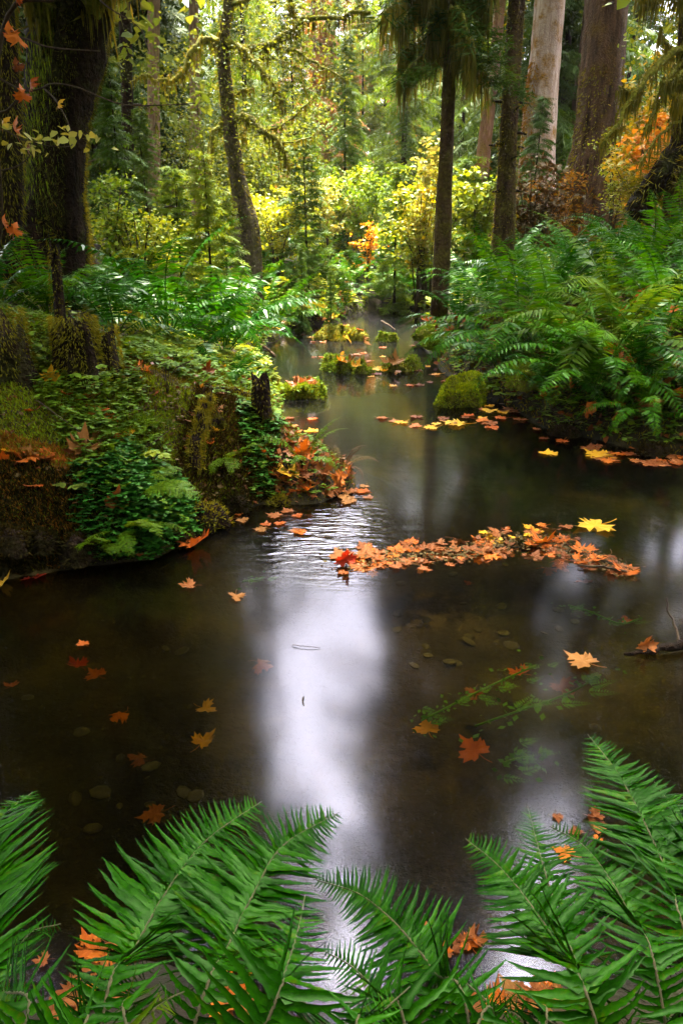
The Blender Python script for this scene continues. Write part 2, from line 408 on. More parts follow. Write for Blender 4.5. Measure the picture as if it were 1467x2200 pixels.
def ground_z(x, y):
    x = np.asarray(x, float); y = np.asarray(y, float)
    d = creek_sd(x, y) + 0.07 * noise2(x, y, 5.0, 3)
    right = sm(0.2, 1.6, x) * sm(2.5, 4.0, y)
    near = 1 - sm(1.2, 2.4, y)
    left = (1 - right) * (1 - near)
    nearleft = left * (1 - sm(4.6, 8.0, y))
    bank = 0.30 * right + 0.17 * near + 0.24 * left + 0.24 * nearleft * (1 - 0.75 * sm(-1.25, -0.55, x))
    slope = 0.27 * right + 0.10 * near + 0.25 * left; dmax = 7.0 * right + 4.5 * (1 - right)
    dd = np.maximum(d, 0)
    land = bank * (1 - np.exp(-dd / 0.28)) + slope * np.minimum(dd, dmax) + 0.05 * np.maximum(dd - dmax, 0) + (0.05 * noise2(x, y, 2.6, 5) + 0.03 * noise2(x, y, 7, 6)) * np.minimum(dd * 2, 1)
    bed = -np.minimum(0.26, 0.55 * np.maximum(-d, 0)) + 0.02 * noise2(x, y, 4, 8)
    bed = np.minimum(bed, -0.004 - 0.3 * np.minimum(np.maximum(-d, 0), 0.05))
    return np.where(d > 0, land, bed)

def gz(x, y):
    return float(ground_z(np.array([x]), np.array([y]))[0])

def hit(px, py, z=None):
    """where the view through that pixel meets the ground"""
    d = ray(px, py); o = np.array((0, 0, CAMH))
    t = np.concatenate([np.arange(0.7, 12, 0.02), np.arange(12, 60, 0.1)])
    P = o + t[:, None] * d
    g = ground_z(P[:, 0], P[:, 1])
    k = np.nonzero(P[:, 2] <= g)[0]
    i = k[0] if len(k) else len(t) - 1
    p = P[i].copy(); p[2] = g[i]
    return p

gx = np.concatenate([-np.geomspace(6, 160, 46)[::-1], np.linspace(-6, 6, 260)[1:-1], np.geomspace(6, 160, 46)])
gy = np.concatenate([-np.geomspace(0.2, 60, 20)[::-1], np.linspace(0, 13, 270), np.geomspace(13.06, 260, 110)])
GX, GY = np.meshgrid(gx, gy)
GZ = ground_z(GX, GY)
nx, ny = len(gx), len(gy)
idx = np.arange(nx * ny).reshape(ny, nx)
Q = np.stack([idx[:-1, :-1], idx[:-1, 1:], idx[1:, 1:], idx[1:, :-1]], -1).reshape(-1, 4)
ground = link('ground', mesh_np('ground', np.stack([GX, GY, GZ], -1).reshape(-1, 3), Q, smooth=True), ground_material())
tag(ground, 'dark forest floor with the muddy creek bed running through it', kind='structure')

wv = [(-42, 0.15, 0), (42, 0.15, 0), (42, 24, 0), (-42, 24, 0)]
water = link('water', mesh_np('water', wv, [(0, 1, 2, 3)]), water_material())
tag(water, 'smooth dark creek water reflecting the pale sky gap', kind='structure')

# pebbles lying on the creek bed
def pebble_mesh(seed):
    r_ = np.random.default_rng(seed)
    mb = MB(); s = 7
    ph = r_.random(3) * 6
    zz = np.array((-0.45, -0.2, 0.1, 0.32, 0.42)); rr = np.array((0.55, 0.98, 0.95, 0.6, 0.22))
    path = np.stack([np.zeros(5), np.zeros(5), zz], -1)
    mb.tube(path, rr, s, rough=0.1, seed=seed)
    return mb.mesh('pebble', smooth=True)
pm = [pebble_mesh(k) for k in range(5)]
for q in pm: q.materials.append(M['stone'])
for k in range(60):
    u = rng.random()
    px, py = (rng.uniform(840, 1250), rng.uniform(1190, 1420)) if u < 0.5 else ((rng.uniform(150, 420), rng.uniform(1280, 1800)) if u < 0.8 else (rng.uniform(0, 1460), rng.uniform(1150, 1900)))
    p = wpt(px, py, -0.22)
    if creek_sd(p[:1], p[1:2])[0] > -0.2: continue
    o = link('pebble', pm[k % 5], None, ground)
    s = float(rng.choice((0.010, 0.014, 0.02, 0.028)) * rng.uniform(0.8, 1.3))
    o.location = (p[0], p[1], gz(p[0], p[1]) + s * 0.15)
    o.scale = (s * 1.25, s, s * 0.55); o.rotation_euler = (rng.normal() * 0.2, rng.normal() * 0.2, rng.random() * 6.28)

# ------------------------------------------------------------------ plant part builders
def frond_mesh(name, a0, a1, pairs=30, lmax=0.108, wid=0.025, power=1.25, side_curve=0.0, sag=0.22, seed=0, fwd=0.35, lacy=False):
    """one frond of unit length: stalk and two rows of leaflets, arching in the x-z plane"""
    r_ = np.random.default_rng(seed)
    mb = MB()
    n = pairs + 6
    s = np.linspace(0, 1, n)
    ang = R(a0) + (R(a1) - R(a0)) * s ** power
    yaw = side_curve * s * s
    st = np.stack([np.cos(ang) * np.cos(yaw), np.cos(ang) * np.sin(yaw), np.sin(ang)], -1) / (n - 1)
    P = np.vstack([(0, 0, 0), np.cumsum(st, 0)[:-1]])
    T = unit(st)
    S = unit(np.stack([-np.sin(yaw), np.cos(yaw), 0 * yaw], -1))
    N = np.cross(T, S)
    mb.tube(P[::3], np.linspace(0.006, 0.0015, len(P[::3])), 3, cap=False)
    k = np.arange(5, n - 1)
    prof = np.clip(0.5 + (s - 0.1) * 2.2, 0, 1) * np.clip((1 - s) * 2.4, 0.06, 1) ** 0.75
    for sg in (-1, 1):
        ll = lmax * prof[k] * (1 + 0.12 * r_.normal(size=len(k)))
        f = fwd + 0.08 * r_.normal(size=len(k))
        dr = sag + 0.12 * r_.normal(size=len(k))
        D = unit(S[k] * sg + T[k] * f[:, None] - N[k] * -0.0 - np.array((0, 0, 1)) * dr[:, None])
        W = unit(np.cross(N[k] + 0.25 * r_.normal(size=(len(k), 3)), D))
        if lacy:
            for q in range(7):
                u = 0.08 + q * 0.13
                for s2 in (-1, 1):
                    D2 = unit(W * s2 + D * 0.5)
                    mb.kites(P[k] + D * (ll * u)[:, None], D2 * (ll * 0.26 * (1 - u * 0.8))[:, None], unit(np.cross(N[k], D2)) * (ll * 0.055)[:, None])
        else:
            mb.kites(P[k], D * ll[:, None], W * wid * np.clip(prof[k], 0.3, 1)[:, None] * 0.5, mid=0.3, bend=np.stack([0 * ll, 0 * ll, -ll * 0.12], -1))
    return mb.mesh(name)

FR = {}
for key, mat in (('green', 'fern'), ('dark', 'fern_dark'), ('light', 'fern_light'), ('dead', 'fern_dead')):
    L = []
    for q, (a0, a1, sc_) in enumerate([(78, -20, 0.1), (66, -38, -0.2), (58, -58, 0.25), (48, -66, -0.1), (70, -48, 0.3), (38, -42, -0.3), (80, 5, 0.0)]):
        me = frond_mesh('frond', a0, a1, side_curve=sc_, seed=q)
        me.materials.append(M[mat]); L.append(me)
    FR[key] = L
LACY = []
for q, (a0, a1) in enumerate([(60, -10), (45, -40), (30, -50)]):
    me = frond_mesh('frond', a0, a1, pairs=20, lmax=0.2, seed=40 + q, fwd=0.45, lacy=True); me.materials.append(M['fern_light']); LACY.append(me)

def fern(label, p, size, n, key='green', group=None, facing=None, spread=1.0, meshes=None, rs=0):
    """a fern: an Empty at its crown with every frond a part of its own"""
    r_ = np.random.default_rng(rs)
    t = thing('sword_fern' if meshes is None else 'lady_fern', label, 'fern', p, group)
    L = meshes or FR[key]
    for i in range(n):
        o = link('frond', L[int(r_.integers(len(L)))], None, t)
        az = i * 2.399 + r_.normal() * 0.3
        if facing is not None: az = facing + (r_.random() - 0.5) * 2 * spread * math.pi
        s = float(size * r_.uniform(0.75, 1.12))
        o.scale = (s, s, s)
        o.rotation_euler = (r_.normal() * 0.18, r_.normal() * 0.16, az)
        o.location = (0.03 * math.cos(az), 0.03 * math.sin(az), 0)
    return t

def conifer_mesh(h, r, z0, nbr, tw=14, sprig=4, tl=0.35, tw_w=0.02, droop=0.35, rise=0.25, seed=0, hang=0.25, power=0.85):
    """needle sprays on drooping boughs around a stem from z0 to h"""
    r_ = np.random.default_rng(seed); mb = MB()
    for i in range(nbr):
        u = (i + r_.random()) / nbr
        z = z0 + (h - z0) * u ** 1.1
        if r_.random() < 0.12: continue
        L = (r * (1 - u) ** power + 0.03 * r) * r_.uniform(0.45, 1.2)
        az = i * 2.399 + r_.normal() * 0.6
        out = np.array((math.cos(az), math.sin(az), 0)); side = np.array((-out[1], out[0], 0))
        n = max(4, int(tw * (0.35 + 0.65 * L / r)))
        s = np.linspace(0.12, 1, n)
        P = out * (L * s)[:, None] + np.array((0, 0, 1)) * (z + rise * L * s - (droop + rise) * L * s ** 2)[:, None] + side * (0.12 * L * np.sin(s * 3 + az))[:, None]
        T = unit(np.gradient(P, axis=0))
        # bough itself
        mb.kites(P[:-1], (P[1:] - P[:-1]) * 1.2, side[None] * np.full((n - 1, 1), tw_w * 0.35), mid=0.1)
        for sg in (-1, 1):
            l = tl * r * (1.05 - s * 0.8) * r_.uniform(0.6, 1.2, n)
            D = unit(side * sg + T * 0.75 + r_.normal(size=(n, 3)) * 0.16 - np.array((0, 0, hang)))
            W = unit(np.cross(D, np.array((0, 0, 1.0))[None] + 0.5 * r_.normal(size=(n, 3))))
            mb.kites(P, D * l[:, None], W * tw_w * 0.5, mid=0.35)
            for q in range(sprig):
                f = (q + 0.6) / (sprig + 0.4)
                for s2 in (-1, 1):
                    D2 = unit(np.cross(D, W) * 0.2 + W * s2 * 0.9 + D * 0.8 - np.array((0, 0, hang)) + 0.2 * r_.normal(size=(n, 3)))
                    mb.kites(P + D * (l * f)[:, None], D2 * (l * 0.42 * (1.1 - f * 0.6))[:, None], unit(np.cross(D2, np.cross(D, W))) * tw_w * 0.45, mid=0.35)
        D = T[-1:] * tl * r * 0.4
        mb.kites(P[-1:], D, side[None] * tw_w * 0.5)
    return mb.mesh('crown')

def leaf_cloud(mb, centres, spread, n, size, rs, flat=0.5, droop=0.2):
    """leaves scattered about centres, each its own blade"""
    r_ = np.random.default_rng(rs)
    c = np.asarray(centres)[r_.integers(len(centres), size=n)]
    P = c + r_.normal(size=(n, 3)) * np.asarray(spread)
    D = unit(np.stack([r_.normal(size=n), r_.normal(size=n), r_.normal(size=n) * flat - droop], -1)) * (size * r_.uniform(0.6, 1.3, n))[:, None]
    W = unit(np.cross(D, r_.normal(size=(n, 3)) * 0.6 + np.array((0, 0, 1.0)))) * (np.linalg.norm(D, axis=1) * 0.33)[:, None]
    if size < 0.05:
        mb.kites(P, D, W, mid=0.45); return
    dz = np.array((0, 0, 0.12)) * np.linalg.norm(D, axis=1)[:, None]
    V = np.stack([P, P + D * 0.3 + W * 0.95 + dz, P + D * 0.7 + W * 0.7 + dz * 0.6, P + D, P + D * 0.7 - W * 0.7 + dz * 0.6, P + D * 0.3 - W * 0.95 + dz], 1).reshape(-1, 3)
    i = np.arange(n)[:, None] * 6
    mb.add(V, np.vstack([i + np.array((0, 1, 2, 3)), i + np.array((0, 3, 4, 5))]))

def hang_moss(mb, path, n, length, width, rs, jitter=0.02):
    """strands of moss hanging below a limb"""
    r_ = np.random.default_rng(rs)
    path = np.asarray(path)
    u = r_.random(n) * (len(path) - 1.001); i = u.astype(int); f = (u - i)[:, None]
    P = path[i] * (1 - f) + path[i + 1] * f + r_.normal(size=(n, 3)) * jitter
    clump = 0.35 + 0.65 * np.abs(np.sin(u * 2.3 + rs)) ** 2
    l = length * clump * r_.uniform(0.3, 1.25, n)
    D = np.stack([r_.normal(size=n) * 0.08, r_.normal(size=n) * 0.08, -np.ones(n)], -1) * l[:, None]
    a = r_.random(n) * 3.14
    W = np.stack([np.cos(a), np.sin(a), 0 * a], -1) * (width * r_.uniform(0.5, 1.4, n))[:, None]
    mb.kites(P, D, W, mid=0.3)

def fuzz(mb, path, rad, n, length, width, rs, down=0.5):
    """moss tufts standing off a trunk or limb"""
    r_ = np.random.default_rng(rs)
    path = np.asarray(path); rad = np.broadcast_to(np.asarray(rad, float), (len(path),))
    u = r_.random(n) * (len(path) - 1.001); i = u.astype(int); f = (u - i)[:, None]
    C = path[i] * (1 - f) + path[i + 1] * f
    T = unit(path[i + 1] - path[i])
    rr = rad[i] * (1 - f[:, 0]) + rad[i + 1] * f[:, 0]
    d = r_.normal(size=(n, 3)); d = unit(d - T * (d * T).sum(1)[:, None])
    D = unit(d + np.array((0, 0, -down)) + 0.4 * r_.normal(size=(n, 3))) * (length * r_.uniform(0.4, 1.4, n))[:, None]
    W = unit(np.cross(D, r_.normal(size=(n, 3)))) * width
    mb.kites(C + d * rr[:, None] * 0.97, D, W, mid=0.4)

def tree(name, label, pts, Y, radpx, mat, group=None, top=None, sides=18, lobes=0.25, seg=26, dy=0.0):
    """trunk through pixel points at distance Y (list or number); returns (thing, base, path, radii)"""
    Ys = Y if isinstance(Y, (list, tuple)) else [Y + dy * i for i in range(len(pts))]
    P = [at(px, py, yy) for (px, py), yy in zip(pts, Ys)]
    b = P[0].copy(); g = gz(b[0], b[1])
    if b[2] > g - 0.15: P = [np.array((b[0], b[1], g - 0.15))] + P; radpx = [radpx[0] * 1.12] + list(radpx); Ys = [Ys[0]] + list(Ys)
    if top is not None:
        dirv = unit(P[-1] - P[-2]); k = (top - P[-1][2]) / max(dirv[2], 0.3)
        P.append(P[-1] + dirv * k); radpx = list(radpx) + [radpx[-1] * 0.25]; Ys = list(Ys) + [Ys[-1]]
    path = catmull(P, seg)
    rad = np.interp(np.linspace(0, len(P) - 1, seg), np.arange(len(P)), [r * (yy * 0.93 + 0.3) / FPX for r, yy in zip(radpx, Ys)])
    base = np.array((P[0][0], P[0][1], max(P[0][2], gz(P[0][0], P[0][1]))))
    t = thing(name, label, 'tree', base, group)
    mb = MB(); mb.tube(path, rad, sides, rough=0.05, lobes=lobes, seed=int(abs(pts[0][0])))
    mb.build('trunk', mat, t, base, smooth=True)
    return t, base, path, rad

def limb(t, base, P, r0, r1, mat, moss=None, n=0, length=0.2, width=0.01, rs=0, seg=14, name='branch', fz=0):
    path = catmull(P, seg)
    # natural kinks
    r_ = np.random.default_rng(rs + 5)
    L = np.linalg.norm(path[-1] - path[0])
    path[1:-1] += r_.normal(size=(seg - 2, 3)) * L * 0.012
    rad = np.linspace(r0, r1, seg)
    mb = MB(); mb.tube(path, rad, 7, rough=0.2, seed=rs)
    o = mb.build(name, mat, t, base, smooth=True)
    if moss is not None:
        mb = MB()
        if n: hang_moss(mb, path, n, length, width, rs, r0 * 0.6)
        if fz: fuzz(mb, path, rad, fz, r0 * 1.1, width * 0.8, rs + 1, 0.2)
        mo = mb.build('hanging_moss', moss, o, base)
    return path

# ------------------------------------------------------------------ large trees
def crown_broad(t, base, c, spread, n, size, mat, rs):
    mb = MB(); r_ = np.random.default_rng(rs)
    cs = np.asarray(c) + r_.normal(size=(60, 3)) * np.asarray(spread)
    leaf_cloud(mb, cs, (0.35, 0.35, 0.3), n, size, rs)
    return mb.build('crown', mat, t, base)

def boughs(t, base, path, z0, z1, r, n, rs, mat):
    """the high crown of a tall conifer around its own stem"""
    me = conifer_mesh(z1, r, z0, n, tw=12, sprig=1, tl=0.34, tw_w=0.26, droop=0.45, seed=rs, hang=0.5)
    k = int(np.argmin(abs(path[:, 2] - (z0 + (z1 - z0) * 0.3))))
    o = link('crown', me, mat, t)
    o.location = (path[k][0] - base[0], path[k][1] - base[1], -base[2])

# the big moss-hung maple on the near left bank
t, b, pth, rad = tree('maple_tree', 'massive dark mossy maple trunk filling the upper left corner', [(100, 640), (122, 520), (126, 410), (132, 260), (156, 110), (168, -60), (175, -500)], 7.5,
                      [104, 70, 50, 50, 60, 66, 58], M['bark_dark'], top=11, sides=34, lobes=0.4, seg=44)
mb = MB(); fuzz(mb, pth[:32], rad[:32], 17000, 0.05, 0.0036, 3, 0.9); mb.build('trunk_moss', M['moss_hang'], t, b)
left_side = pth[:30] + np.array((-0.55, -0.55, 0)) * rad[:30, None]
mb = MB(); hang_moss(mb, left_side, 6000, 0.14, 0.004, 5, 0.08); mb.build('hanging_moss', M['moss_green'], t, b)
right_side = pth[4:30] + np.array((0.93, -0.35, 0)) * rad[4:30, None]
mb = MB(); fuzz(mb, right_side, 0.03, 6000, 0.06, 0.0032, 6, 0.5); mb.build('edge_moss', M['moss_olive'], t, b)
for i, (dx, dy, L) in enumerate([(0.9, -0.25, 0.55), (0.25, -1, 0.5), (-0.5, -0.85, 0.6), (-1, -0.2, 0.7)]):
    d = unit(np.array((dx, dy, 0))); r0 = rad[2]
    P = [b + d * 0.24 + (0, 0, 0.95), b + d * 0.36 + (0, 0, 0.5), b + d * 0.5 + (0, 0, 0.12), b + d * (0.5 + L) + (0, 0, -0.12)]
    limb(t, b, P, 0.13, 0.07, M['bark_dark'], M['moss_orange'] if i == 0 else M['moss_olive'], 0, rs=i, name='root', fz=300, width=0.007)
for i, (P, r0) in enumerate([([(190, 40), (240, -60), (330, -200), (480, -420)], 0.12), ([(110, 60), (60, -40), (-60, -180), (-260, -360)], 0.13), ([(160, -60), (180, -240), (160, -480), (220, -800)], 0.13)]):
    Pw = [at(px, py, 7.4 - 0.35 * j) for j, (px, py) in enumerate(P)]
    limb(t, b, Pw, r0, 0.04, M['bark_moss'], M['moss_hang'], 500, 0.35, 0.012, rs=20 + i, fz=200)
crown_broad(t, b, (-3.2, 7.6, 8.0), (1.7, 1.6, 2.0), 5200, 0.26, M['leaf_small'], 4)

# unseen limbs and crowns added overhead to shade the foreground
for i, P in enumerate([[(-2.6, 7.3, 5.6), (-1.8, 6.2, 7.2), (-0.6, 5.2, 8.2), (0.9, 4.4, 8.6)], [(-2.7, 7.2, 5.2), (-3.0, 5.0, 6.8), (-3.2, 3.0, 7.6), (-3.0, 0.6, 8.0)]]):
    limb(t, b, [np.array(q) for q in P], 0.12, 0.03, M['bark_moss'], M['moss_hang'], 300, 0.3, 0.012, rs=26 + i)
crown_broad(t, b, (-0.3, 4.4, 8.4), (1.5, 0.9, 0.5), 3000, 0.26, M['leaf_small'], 41)
crown_broad(t, b, (-3.2, 2.6, 7.6), (1.2, 1.6, 0.6), 2400, 0.26, M['leaf_small'], 42)

# slim mossy stem at the left edge
t, b, pth, rad = tree('maple_tree', 'slim moss-streaked stem at the left edge beside the massive trunk', [(-30, 700), (10, 560), (22, 380), (18, 200), (0, 0), (-30, -300)], 6.6, [34, 26, 22, 20, 22, 20], M['bark_dark'], top=8, lobes=0.3)
mb = MB(); fuzz(mb, pth[:22], rad[:22], 4500, 0.07, 0.0036, 8, 1.3); mb.build('trunk_moss', M['moss_olive'], t, b)
crown_broad(t, b, (-3.8, 6.2, 6.2), (1.2, 1.2, 1.2), 2200, 0.24, M['leaf_small'], 5)

# conifer trunks on the left
for lab, pts, Y, rp, mat, top, z0 in [
    ('pale brown straight spruce trunk rising between the maple and the mossy alder', [(332, 420), (331, 300), (330, 150), (331, 0), (331, -300)], 20, [13, 12, 11, 11, 10], 'bark_spruce', 30, 9),
    ('thin grey spruce trunk just behind the crook of the mossy alder limb', [(420, 360), (420, 250), (417, 120), (416, 0), (412, -300)], 23, [12, 10, 9, 9, 9], 'bark_spruce', 32, 9.5),
    ('dark slender trunk in the shade close behind the massive maple', [(276, 420), (274, 250), (270, 100), (268, 0), (262, -300)], 17, [12, 11, 11, 11, 11], 'bark_dark', 28, 8)]:
    t, b, pth, rad = tree('spruce_tree', lab, pts, Y, rp, M[mat], top=top, lobes=0.12)
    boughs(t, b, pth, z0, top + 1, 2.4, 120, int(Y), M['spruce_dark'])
    r_ = np.random.default_rng(int(Y))
    for i in range(7):
        z = r_.uniform(0.1, 0.42); k = int(z * len(pth)); a = r_.random() * 6.28
        limb(t, b, [pth[k], pth[k] + np.array((math.cos(a), math.sin(a), 0.15)) * 0.5, pth[k] + np.array((math.cos(a), math.sin(a), -0.15)) * r_.uniform(0.6, 1.3)], 0.02, 0.006, M['twig'], M['moss_hang'], 40, 0.25, 0.012, rs=i + int(Y), seg=6)

# mossy alder with crooked limbs
YA = 12.0
t, b, pth, rad = tree('alder_tree', 'leaning mottled alder with crooked moss-covered limbs at the left of the clearing', [(530, 500), (519, 430), (506, 360), (494, 280), (486, 200), (480, 130), (482, 70), (494, -40), (505, -300)], YA,
                      [23, 17, 14, 14, 13, 12, 9, 8, 7], M['bark_alder'], top=11, lobes=0.25, seg=40)
mb = MB(); fuzz(mb, pth[:30], rad[:30], 1500, 0.06, 0.007, 9, 0.8); mb.build('trunk_moss', M['moss_olive'], t, b)
alder_paths = []
for i, (P, r0, dY) in enumerate([
    ([(478, 96), (440, 86), (412, 108), (396, 152), (376, 176), (340, 172)], 0.075, -0.5), ([(484, 88), (520, 104), (546, 130), (585, 175), (606, 235)], 0.07, -0.8),
    ([(484, 110), (478, 60), (498, 10), (505, -80)], 0.06, 0.3), ([(500, 255), (535, 255), (566, 282), (600, 308), (622, 365)], 0.085, -0.4),
    ([(490, 250), (462, 280), (452, 330), (450, 372)], 0.045, -0.6), ([(520, 104), (580, 92), (640, 58), (655, 42), (720, 34), (795, 28)], 0.07, -1.2),
    ([(640, 58), (628, 20), (610, -40), (600, -140)], 0.05, -1.2), ([(575, 92), (640, 112), (700, 148), (745, 175)], 0.035, -1.4), ([(530, 256), (522, 280), (524, 298)], 0.05, -0.5),
    ([(566, 282), (610, 268), (660, 225), (700, 180)], 0.02, -0.6), ([(600, 308), (650, 300), (690, 280)], 0.02, 0.2), ([(497, 215), (520, 195), (545, 190)], 0.03, -0.2),
    ([(340, 172), (310, 160), (280, 175)], 0.02, -1.0), ([(500, 10), (560, -20), (640, -60), (720, -70)], 0.04, -1.6), ([(545, 130), (590, 128), (640, 150), (660, 210)], 0.02, -0.9)]):
    Pw = [at(px, py, YA + dY * (j / max(1, len(P) - 1))) for j, (px, py) in enumerate(P)]
    alder_paths.append(limb(t, b, Pw, r0 * 0.8, r0 * 0.3, M['bark_moss'], M['moss_olive'] if i % 2 == 0 else M['moss_hang'], int(2600 * r0) + 60, 0.26 if i < 6 else 0.14, 0.009, rs=30 + i, fz=int(2400 * r0)))
mb = MB()
tip = np.vstack([a[4:] for a in alder_paths])
leaf_cloud(mb, tip, (0.30, 0.5, 0.30), 3600, 0.046, 12, flat=0.5)
leaf_cloud(mb, [at(px, py, 11.5) for px, py in [(560, 60), (600, 120), (640, 30), (560, 180), (600, 240), (660, 110), (700, 20), (640, 180), (540, 20), (600, -40), (680, -40), (740, 10)]], (0.35, 0.5, 0.3), 2600, 0.046, 13)
mb.build('crown', M['leaf_small'], t, b)
crown_broad(t, b, (-3.6, 12.0, 8.0), (0.9, 1.6, 1.5), 3600, 0.22, M['leaf_small'], 6)

# dark hemlock hung with long moss, centre right
YH = 11.5
t, b, pth, rad = tree('hemlock_tree', 'dark hemlock draped with long hanging moss right of the clearing', [(953, 490), (956, 400), (960, 320), (964, 220), (968, 120), (972, 0), (976, -300)], YH, [17, 14, 13, 12, 11, 10, 9], M['bark_mid'], top=20, lobes=0.2)
for i in range(26):
    r_ = np.random.default_rng(60 + i)
    y0 = -330 + i * 17.5 + r_.uniform(-10, 10)
    sg = -1 if i % 2 == 0 else 1
    reach = r_.uniform(45, 120) if y0 > -40 else r_.uniform(70, 150)
    drop = r_.uniform(35, 95)
    a = at(968, y0, YH)
    e1 = at(968 + sg * reach * 0.5, y0 + drop * 0.2, YH + r_.uniform(-0.8, 0.5)); e2 = at(968 + sg * reach, y0 + drop, YH + r_.uniform(-1.3, 0.8))
    pp = limb(t, b, [a, e1, e2], 0.03, 0.008, M['bark_moss'], M['moss_hang'], 320, 0.62, 0.016, rs=60 + i, seg=10)
    mb = MB(); r2 = np.random.default_rng(i)
    n = 200; k = r2.integers(3, 10, n)
    D = unit(r2.normal(size=(n, 3)) * (1, 1, 0.5) + (0, 0, -0.35)) * r2.uniform(0.10, 0.26, n)[:, None]
    mb.kites(pp[k] + r2.normal(size=(n, 3)) * 0.05, D, unit(np.cross(D, r2.normal(size=(n, 3)))) * 0.009)
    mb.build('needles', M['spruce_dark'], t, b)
for i, (px, py, s) in enumerate([(985, 90, 1), (1000, 60, 1), (940, 150, -1), (1010, 130, 1), (1040, 170, 1)]):
    mb = MB(); c = at(px, py, YH - 0.5); r2 = np.random.default_rng(90 + i)
    for q in range(46):
        u = r2.random(); p = c + np.array((s * u * 0.55, -0.2 * u, -0.25 * u * u))
        D = unit(r2.normal(size=(9, 3)) * (1, 1, 0.4) + (s * 0.5, 0, -0.4)) * 0.11
        mb.kites(np.repeat(p[None], 9, 0) + r2.normal(size=(9, 3)) * 0.05, D, unit(np.cross(D, r2.normal(size=(9, 3)))) * 0.007)
    mb.build('needles', M['spruce'], t, b)
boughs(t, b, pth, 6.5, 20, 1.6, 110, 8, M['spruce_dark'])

# stubby dark trunk beside it
t, b, pth, rad = tree('spruce_tree', 'dark bare trunk studded with broken branch stubs, in front of the pale trunks', [(1083, 500), (1088, 400), (1092, 300), (1097, 200), (1104, 80), (1109, -30), (1122, -400)], 11.5, [22, 19, 17, 16, 16, 15, 13], M['bark_mid'], top=22, lobes=0.22, sides=20)
mb = MB(); fuzz(mb, pth[:24], rad[:24], 1500, 0.055, 0.006, 14, 0.4); mb.build('trunk_moss', M['moss_olive'], t, b)
for i in range(22):
    r_ = np.random.default_rng(120 + i); k = int(r_.uniform(1, 14)); a = r_.random() * 6.28
    d = np.array((math.cos(a), math.sin(a) * 0.7, r_.uniform(-0.2, 0.3)))
    p = pth[k] + d * rad[k] * 0.8
    limb(t, b, [p, p + d * 0.09, p + d * r_.uniform(0.14, 0.26)], 0.028, 0.012, M['bark_dark'], M['moss_olive'], 14, 0.07, 0.008, rs=i, seg=5, name='branch_stub', fz=16)
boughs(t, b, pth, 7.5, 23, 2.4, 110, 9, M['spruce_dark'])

# the two giant trunks on the right and the rusty one
t, b, pth, rad = tree('spruce_tree', 'giant pale trunk with orange moss down its left side', [(1150, 420), (1158, 260), (1168, 150), (1180, 0), (1205, -400)], 24, [38, 32, 29, 27, 24], M['bark_pale'], top=34, lobes=0.1, sides=28)
mb = MB(); fuzz(mb, pth[:14] + np.array((-0.75, -0.5, 0)) * rad[:14, None], 0.12, 2200, 0.16, 0.018, 15, 0.9); mb.build('trunk_moss', M['moss_orange'], t, b)
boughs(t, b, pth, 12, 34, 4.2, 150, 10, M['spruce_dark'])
t, b, pth, rad = tree('spruce_tree', 'giant dark ridged trunk with a flared mossy base behind the right ferns', [(1272, 450), (1276, 375), (1281, 310), (1289, 210), (1298, 100), (1307, -20), (1332, -400)], 19, [72, 58, 45, 40, 38, 37, 33], M['bark_brown'], top=32, lobes=0.13, sides=32, seg=34)
mb = MB(); fuzz(mb, pth[:20], rad[:20], 2600, 0.10, 0.016, 16, 0.7); mb.build('trunk_moss', M['moss_olive'], t, b)
for i, (dx, dy, L) in enumerate([(-1, -0.5, 0.9), (-0.5, -1, 0.5), (0.4, -1, 0.6), (0.9, -0.6, 0.7), (-1, 0.1, 0.6)]):
    d = unit(np.array((dx, dy, 0)))
    P = [b + d * 0.5 + (0, 0, 1.4), b + d * 0.72 + (0, 0, 0.75), b + d * 0.95 + (0, 0, 0.3), b + d * (1.0 + L) + (0, 0, -0.1)]
    limb(t, b, P, 0.22, 0.10, M['bark_brown'], M['moss_orange'], 120, 0.2, 0.02, rs=i + 3, name='root', fz=420)
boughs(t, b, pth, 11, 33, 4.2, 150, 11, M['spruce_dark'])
t, b, pth, rad = tree('spruce_tree', 'slender rust-coloured trunk between the dark hemlock and the stubby trunk', [(1030, 420), (1038, 330), (1050, 230), (1062, 130), (1072, 20), (1090, -200)], 27, [17, 14, 12, 11, 10, 10], M['bark_rust'], top=30, lobes=0.1)
mb = MB(); fuzz(mb, pth[:8], rad[:8], 500, 0.2, 0.02, 17, 0.7); mb.build('trunk_moss', M['moss_orange'], t, b)
boughs(t, b, pth, 12, 30, 3.4, 120, 12, M['spruce_dark'])

